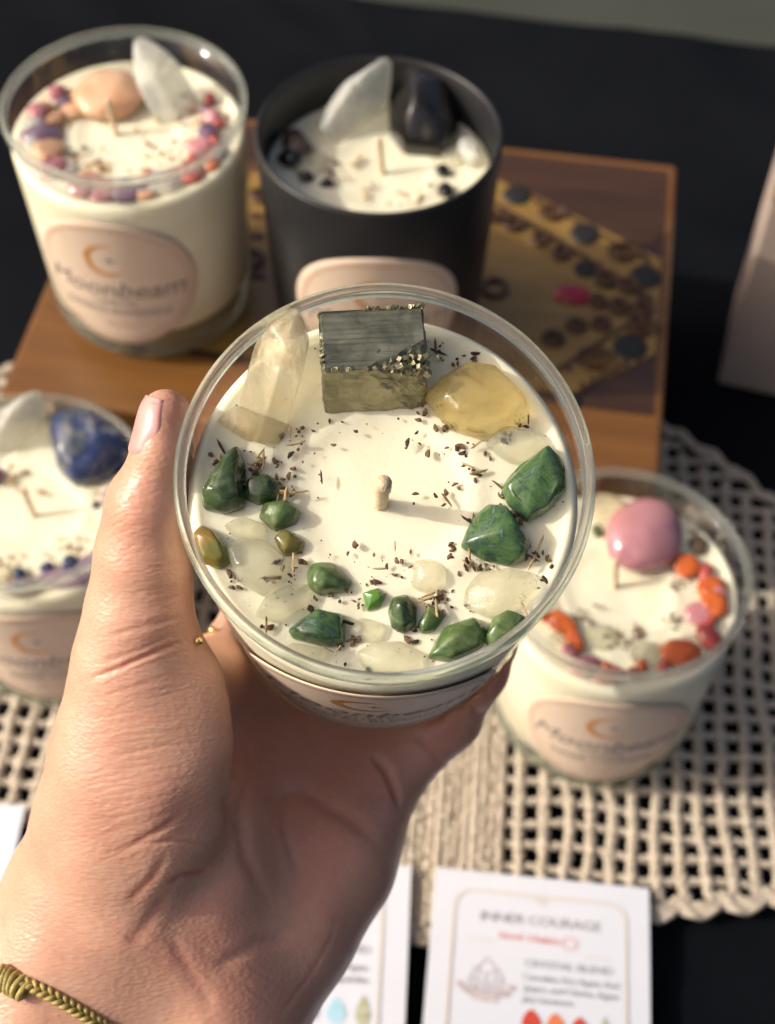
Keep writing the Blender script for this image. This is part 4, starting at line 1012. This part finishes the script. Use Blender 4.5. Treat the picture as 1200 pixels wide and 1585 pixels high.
def surface_nets(Fv, o, h):
    nx, ny, nz = Fv.shape
    C8 = [(i, j, k) for i in (0, 1) for j in (0, 1) for k in (0, 1)]
    cs = [Fv[i:nx - 1 + i, j:ny - 1 + j, k:nz - 1 + k] for i, j, k in C8]
    neg = sum((c < 0).astype(np.int8) for c in cs)
    act = (neg > 0) & (neg < 8); ci = np.argwhere(act); vals = np.stack([c[act] for c in cs], 1)
    acc = np.zeros((len(ci), 3)); cnt = np.zeros(len(ci))
    for a in range(8):
        for b in range(a + 1, 8):
            df = np.array(C8[b]) - np.array(C8[a])
            if np.abs(df).sum() != 1: continue
            fa, fb = vals[:, a], vals[:, b]; x = (fa < 0) != (fb < 0)
            t = np.where(x, fa / np.where(x, fa - fb, 1), 0)
            acc[x] += (np.array(C8[a]) + t[:, None] * df)[x]; cnt[x] += 1
    verts = o + h * (ci + acc / cnt[:, None])
    idx = -np.ones(act.shape, dtype=np.int64); idx[act] = np.arange(len(ci))
    quads = []
    for ax in range(3):
        b_, c_ = (ax + 1) % 3, (ax + 2) % 3
        s0 = [slice(None)] * 3; s1 = [slice(None)] * 3; s0[ax] = slice(0, -1); s1[ax] = slice(1, None)
        for s in (s0, s1): s[b_] = slice(1, -1); s[c_] = slice(1, -1)
        f0, f1 = Fv[tuple(s0)] < 0, Fv[tuple(s1)] < 0
        for flip, msk in ((False, f0 & ~f1), (True, ~f0 & f1)):
            e = np.argwhere(msk); e[:, b_] += 1; e[:, c_] += 1
            def g(db, dc):
                q_ = e.copy(); q_[:, b_] += db; q_[:, c_] += dc; return idx[q_[:, 0], q_[:, 1], q_[:, 2]]
            q4 = np.stack([g(-1, -1), g(0, -1), g(0, 0), g(-1, 0)], 1)
            quads.append(q4[:, ::-1] if flip else q4)
    return verts, np.concatenate(quads)
allj = THUMB[:-1] + INDEX + MIDDLE + RING + PINKY + [j for p in PALM for j in p]
lo = np.min([p - r * 1.6 for p, r in allj], 0) - .004; hi = np.max([p + r * 1.6 for p, r in allj], 0) + .004
hstep = .0016
dims = np.ceil((hi - lo) / hstep).astype(int)
gx = [np.arange(n) * hstep + lo[i] for i, n in enumerate(dims)]
Fg = np.empty(dims, dtype=np.float32)
yy, zz_ = np.meshgrid(gx[1], gx[2], indexing='ij')
for i0 in range(0, dims[0], 16):
    xs = gx[0][i0:i0 + 16]
    Pn = np.stack([np.repeat(xs, yy.size), np.tile(yy.ravel(), len(xs)), np.tile(zz_.ravel(), len(xs))], 1).astype(np.float32)
    Fg[i0:i0 + 16] = sdf_hand(Pn).reshape(len(xs), dims[1], dims[2])
Fg[:, :, [0, -1]] = 1; Fg[:, [0, -1], :] = 1; Fg[[0, -1], :, :] = 1
hv, hq = surface_nets(Fg, lo, hstep)
me = bpy.data.meshes.new('hand')
me.from_pydata(hv.tolist(), [], hq.tolist()); me.update()
tmp = bpy.data.objects.new('tmp_hand', me); COL.objects.link(tmp)
sm_ = tmp.modifiers.new('s', 'SMOOTH'); sm_.factor = .5; sm_.iterations = 3
sb = tmp.modifiers.new('d', 'SUBSURF'); sb.levels = 2; sb.render_levels = 2
dg = bpy.context.evaluated_depsgraph_get(); me2 = bpy.data.meshes.new_from_object(tmp.evaluated_get(dg))
bpy.data.objects.remove(tmp); bpy.data.meshes.remove(me)
nV = len(me2.vertices)
V = np.empty(nV * 3, dtype=np.float32); me2.vertices.foreach_get('co', V); V = V.reshape(-1, 3)
N = np.empty(nV * 3, dtype=np.float32); me2.vertices.foreach_get('normal', N); N = N.reshape(-1, 3)
bvh = BVHTree.FromPolygons([Vector(v) for v in V.tolist()], [tuple(p.vertices) for p in me2.polygons])
def cast(px, py):
    h = bvh.ray_cast(CAM, ray(px, py).normalized())
    return h[0], h[1]
disp = np.zeros(nV, dtype=np.float32); flush = np.zeros(nV, dtype=np.float32)
def crease(pts, depth, width, red=.5, jit=0):
    w3 = []
    for (x0, y0), (x1, y1) in zip(pts, pts[1:]):
        n = max(2, int(math.hypot(x1 - x0, y1 - y0) / 9))
        for k in range(n):
            p, _ = cast(x0 + (x1 - x0) * k / n + RNG.uniform(-jit, jit), y0 + (y1 - y0) * k / n + RNG.uniform(-jit, jit))
            if p is not None: w3.append(A3(p))
    if len(w3) < 2: return
    W = np.array(w3); c = W.mean(0); R_ = np.abs(W - c).max() + .006
    sel = np.where(np.abs(V - c).max(1) < R_)[0]; S = V[sel]; best = np.full(len(sel), 1e9, dtype=np.float32); tpar = np.zeros(len(sel), dtype=np.float32)
    m = len(W)
    for i in range(m - 1):
        a, b = W[i], W[i + 1]; ba = b - a
        if np.linalg.norm(ba) > .006: continue
        t = np.clip(((S - a) @ ba) / max(1e-12, float(ba @ ba)), 0, 1); q_ = S - a - t[:, None] * ba; d = np.sqrt((q_ * q_).sum(1))
        u = d < best; best[u] = d[u]; tpar[u] = (i + t[u]) / (m - 1)
    taper = np.clip(np.minimum(tpar, 1 - tpar) * 5, 0.12, 1)
    g = np.exp(-(best / width) ** 2) * taper
    # soft raised lips beside the fold
    lip = np.exp(-((best - 2.0 * width) / (1.2 * width)) ** 2) * taper
    disp[sel] += -depth * g + depth * .10 * lip
    flush[sel] = np.maximum(flush[sel], g * red)
mm = .001
# main folds
crease([(136, 1052), (190, 1032), (245, 1008), (298, 990)], .5 * mm, .6 * mm, .7)
crease([(150, 1030), (220, 1005), (290, 975)], .22 * mm, .6 * mm, .4)
crease([(165, 985), (230, 968), (290, 955)], .25 * mm, .6 * mm, .3)
crease([(258, 1368), (285, 1355), (310, 1352), (338, 1344)], .6 * mm, 1.1 * mm, .8)
crease([(203, 1306), (240, 1288), (286, 1258)], .35 * mm, .8 * mm, .6)
crease([(170, 1322), (215, 1306), (270, 1300), (318, 1308), (352, 1302)], .28 * mm, .6 * mm, .4)
crease([(196, 1400), (235, 1360), (262, 1312)], .28 * mm, 1.1 * mm, .45)
crease([(196, 1470), (225, 1432), (250, 1395), (262, 1365)], .30 * mm, 1.6 * mm, .3)
crease([(345, 1225), (352, 1290), (365, 1310)], .6 * mm, 1.2 * mm, .5)
crease([(575, 1165), (600, 1195), (612, 1225), (620, 1262)], 1.5 * mm, 1.3 * mm, .8)
crease([(400, 1235), (470, 1225), (545, 1270), (600, 1312)], .9 * mm, 2.2 * mm, .6)
crease([(395, 1190), (370, 1260), (380, 1330), (420, 1400)], .8 * mm, 1.8 * mm, .5)
crease([(450, 1210), (440, 1280), (470, 1370)], .5 * mm, 1.4 * mm, .4)
crease([(712, 1078), (735, 1102), (752, 1118)], .7 * mm, 1.1 * mm, .7)
crease([(640, 1135), (672, 1168), (690, 1192)], .5 * mm, 1.0 * mm, .5)
crease([(330, 1500), (400, 1460), (470, 1450)], .4 * mm, 1.5 * mm, .3)
crease([(262, 1440), (285, 1490), (318, 1540), (330, 1585)], .25 * mm, 1.5 * mm, .3)
crease([(430, 1575), (480, 1510), (515, 1450), (525, 1400)], .14 * mm, .8 * mm, .2)
# knuckle wrinkles of the thumb
for k in range(9):
    y = 738 + k * 14
    crease([(172 + RNG.uniform(-6, 6), y + 26), (200, y + 10 + RNG.uniform(-4, 4)), (238 + RNG.uniform(-14, 10), y - 2)], RNG.uniform(.04, .11) * mm, .30 * mm, .3, 1.5)
# fan of fine lines over the ball of the thumb
for k in range(80):
    t = k / 79; y0 = 880 + t * 470 + RNG.uniform(-8, 8)
    xl = np.interp(y0, [880, 1000, 1100, 1200, 1300, 1350], [162, 135, 110, 90, 95, 110]); xa = xl + RNG.uniform(20, 60); ln = RNG.uniform(70, 190)
    sl_ = np.interp(y0, [880, 1050, 1150, 1250, 1350], [-.30, -.42, -.22, -.28, -.55])
    pts = [(xa + ln * s, y0 + sl_ * ln * s + 10 * s * s + RNG.uniform(-3, 3)) for s in (0, .33, .66, 1)]
    crease(pts, RNG.uniform(.02, .085) * mm, RNG.uniform(.25, .42) * mm, .3, 1.5)
for k in range(26):   # diagonal lines above the wrist
    x0, y0 = 30 + k * 15 + RNG.uniform(-6, 6), 1395 + RNG.uniform(-25, 60) + k * 4
    crease([(x0, y0), (x0 + 40, y0 + 22), (x0 + 85, y0 + 50 + RNG.uniform(-5, 12))], RNG.uniform(.02, .08) * mm, .45 * mm, .12, 1.0)
# broad flushes of colour
def blush(px, py, r, amt):
    p, _ = cast(px, py)
    if p is None: return
    d = np.sqrt(((V - A3(p)) ** 2).sum(1)); np.maximum(flush, amt * np.exp(-(d / (r * mm)) ** 2), out=flush)
for b_ in [(262, 640, 7, .45), (200, 790, 9, .3), (280, 960, 10, .35), (330, 975, 8, .3), (420, 1170, 22, .55), (540, 1190, 20, .5), (480, 1290, 22, .4), (770, 1050, 9, .75), (700, 1120, 10, .45), (360, 1440, 12, .35), (390, 1540, 12, .45), (260, 1270, 8, .25)]: blush(*b_)
# gentle low-frequency lumps (tendons, flesh)
lump = np.array([mnoise.noise(Vector(v) * 75) for v in V.tolist()], dtype=np.float32); V += N * (disp + lump * .00055)[:, None]
cd = sdf_candle(V, .0002); inside = cd < 0
me2.vertices.foreach_set('co', V.ravel())
at_ = me2.attributes.new('flush', 'FLOAT', 'POINT'); at_.data.foreach_set('value', np.clip(flush, 0, 1))
me2.update(); me2.name = 'hand'
hand = empty('person', Matrix.Translation(at(170, 1700, .335)))
sk = link('hand', me2, M['skin'], hand); sk.matrix_parent_inverse = hand.matrix_world.inverted()
tag(hand, 'left hand with bare wrist reaching in and holding up the green stone candle', 'person')
bvh = BVHTree.FromPolygons([Vector(v) for v in V.tolist()], [tuple(p.vertices) for p in me2.polygons])
# ---- thumb nail, laid on the thumb's outer side
def nail():
    a0 = Vector(at(257, 613, .2922)); a1 = Vector(at(251, 710, .2938)); ax = (a1 - a0).normalized(); Ln = (a1 - a0).length
    vd = -FWD; vd = (vd - ax * vd.dot(ax)).normalized(); lf = ax.cross(vd); lf = lf if lf.dot(-RIGHT) > 0 else -lf
    nn = (lf * math.cos(rad(44)) + vd * math.sin(rad(44))).normalized(); tt = ax.cross(nn)
    v = []; f = []; nu, nv_ = 40, 48
    for j in range(nv_ + 1):
        s = j / nv_
        for i in range(nu + 1):
            w = -1 + 2 * i / nu
            # rounded root, free edge slightly longer than the flesh
            half = rad(60)
            ss = s * 1.0
            rt = ss
            if s > .78: rt = .78 + (s - .78) * (1 - .55 * abs(w) ** 3)
            if s < .1: rt = s + .06 * abs(w) ** 2.2
            c = a0 + (a1 - a0) * rt; ang = w * half; d = (nn * math.cos(ang) + tt * math.sin(ang)).normalized()
            h = bvh.ray_cast(c + d * .02, -d, .03)
            rr_ = (h[0] - c).length if h[0] is not None else .0065
            rr_ = min(rr_, .0085)
            v.append((c, d, rr_))
    # smooth the radii so that the plate is glossy and even
    R_ = np.array([x[2] for x in v]).reshape(nv_ + 1, nu + 1)
    for _ in range(10):
        Pd = np.pad(R_, 1, mode='edge'); R_ = (Pd[:-2, 1:-1] + Pd[2:, 1:-1] + Pd[1:-1, :-2] + Pd[1:-1, 2:] + 2 * R_) / 6
    out = []; m = (nv_ + 1) * (nu + 1)
    for lay in (0, 1):
        for k, (c, d, _) in enumerate(v):
            w = -1 + 2 * (k % (nu + 1)) / nu; s = (k // (nu + 1)) / nv_
            e = max(abs(w), 2 * s - 1, 0)
            lift = .00040 - .0022 * (max(0, abs(w) - .74) / .26) ** 2 - .0014 * (max(0, s - .82) / .18) ** 2
            out.append(c + d * (float(R_.ravel()[k]) + (lift if lay == 0 else -.0006)))
    for j in range(nv_):
        for i in range(nu):
            a = j * (nu + 1) + i; f.append((a, a + 1, a + nu + 2, a + nu + 1)); f.append((m + a, m + a + nu + 1, m + a + nu + 2, m + a + 1))
    rim = [i for i in range(nu + 1)] + [j * (nu + 1) + nu for j in range(1, nv_ + 1)] + [nv_ * (nu + 1) + i for i in range(nu - 1, -1, -1)] + [j * (nu + 1) for j in range(nv_ - 1, 0, -1)]
    for a, b in zip(rim, rim[1:] + rim[:1]): f.append((b, a, m + a, m + b))
    o = from_pd('thumb_nail', out, f, M['nail'], hand); o.matrix_parent_inverse = hand.matrix_world.inverted()
    bm = bmesh.new(); bm.from_mesh(o.data); bmesh.ops.recalc_face_normals(bm, faces=bm.faces); bm.to_mesh(o.data); bm.free()
nail()
# ---- braided bracelet round the wrist
def slice_loop(c, n, e1, off, num, dmax=.06):
    e1 = (e1 - n * e1.dot(n)).normalized(); e2 = n.cross(e1); out = []
    for k in range(num):
        a = 2 * math.pi * k / num; d = e1 * math.cos(a) + e2 * math.sin(a)
        h = bvh.ray_cast(c + d * dmax, -d, dmax)
        if h[0] is None: continue
        out.append(((h[0] - c).length + off, d))
    R_ = np.array([x[0] for x in out])
    for _ in range(10): R_ = (np.roll(R_, 1) + np.roll(R_, -1) + 2 * R_) / 4
    return [c + d * float(r) for r, (_, d) in zip(R_, out)]
b0, _ = cast(2, 1513); b1, _ = cast(148, 1584)
wc = Vector(at(95, 1640, .337)); tdir = (b1 - b0).normalized()
nrm = tdir.cross((b0 + b1) / 2 - wc).normalized(); wc2 = wc - nrm * (wc - (b0 + b1) / 2).dot(nrm)
loop = slice_loop(wc2, nrm, RIGHT, .0011, 220)
br = MB()
def braid(loop, amp, r, turns, strands, c):
    n = len(loop)
    fine = []
    for i in range(n):
        for s in range(3): fine.append(loop[i].lerp(loop[(i + 1) % n], s / 3))
    n = len(fine)
    for k in range(strands):
        path = []
        for i in range(n):
            t = (fine[(i + 1) % n] - fine[i - 1]).normalized(); out = (fine[i] - c); out = (out - t * out.dot(t)).normalized(); sd = t.cross(out)
            a = 2 * math.pi * (turns * i / n + k / strands)
            path.append(fine[i] + sd * (amp * math.sin(a)) + out * (amp * .55 * math.sin(2 * a)))
        br.add(tube(path, r, 6, True))
braid(loop, .0010, .00064, 48, 3, wc2)
bro = empty('bracelet', Matrix.Translation(wc2))
o = br.build('braided_cord', M['cord'], bro); o.matrix_parent_inverse = bro.matrix_world.inverted()
kn = MB(); kc, _ = cast(22, 1526)
for k in range(6):
    c = kc + tdir * (.0013 * (k - 2.5)); c = c + (c - wc2).normalized() * .0016
    o2 = (c - wc2).normalized(); sd = tdir.cross(o2)
    pts = [c + (sd * math.cos(a) * .0024 + o2 * math.sin(a) * .0015 + tdir * .0006 * math.sin(a + k)) for a in [2 * math.pi * i / 18 for i in range(18)]]
    kn.add(tube(pts, .0008, 6, True))
o = kn.build('knot', M['cord'], bro); o.matrix_parent_inverse = bro.matrix_world.inverted()
tag(bro, 'olive gold braided cord bracelet round the wrist at the lower left', 'bracelet')
# ---- thin open ring with two ball ends on the forefinger
ic = Vector(at(372, 1030, .366)); idr = (Vector(at(408, 930, .376)) - ic).normalized()
rc_ = ic + idr * .002
lp = slice_loop(rc_, idr, -RIGHT, .0003, 60, .03)
rg = empty('finger_ring', Matrix.Translation(rc_))
vv, ff = tube(lp[6:56], .0005, 6); o = from_pd('band', vv, ff, M['gold'], rg); o.matrix_parent_inverse = rg.matrix_world.inverted()
for (x, y) in ((304, 992), (331, 979)):
    p, n_ = cast(x, y)
    if p is None: continue
    bm = bmesh.new(); bmesh.ops.create_icosphere(bm, subdivisions=2, radius=.0011)
    for v in bm.verts: v.co += p + n_ * .0006
    o = from_bm('ball_end', bm, M['gold'], rg); o.matrix_parent_inverse = rg.matrix_world.inverted()
tag(rg, 'thin gold ring with two ball ends between thumb and candle glass', 'ring')
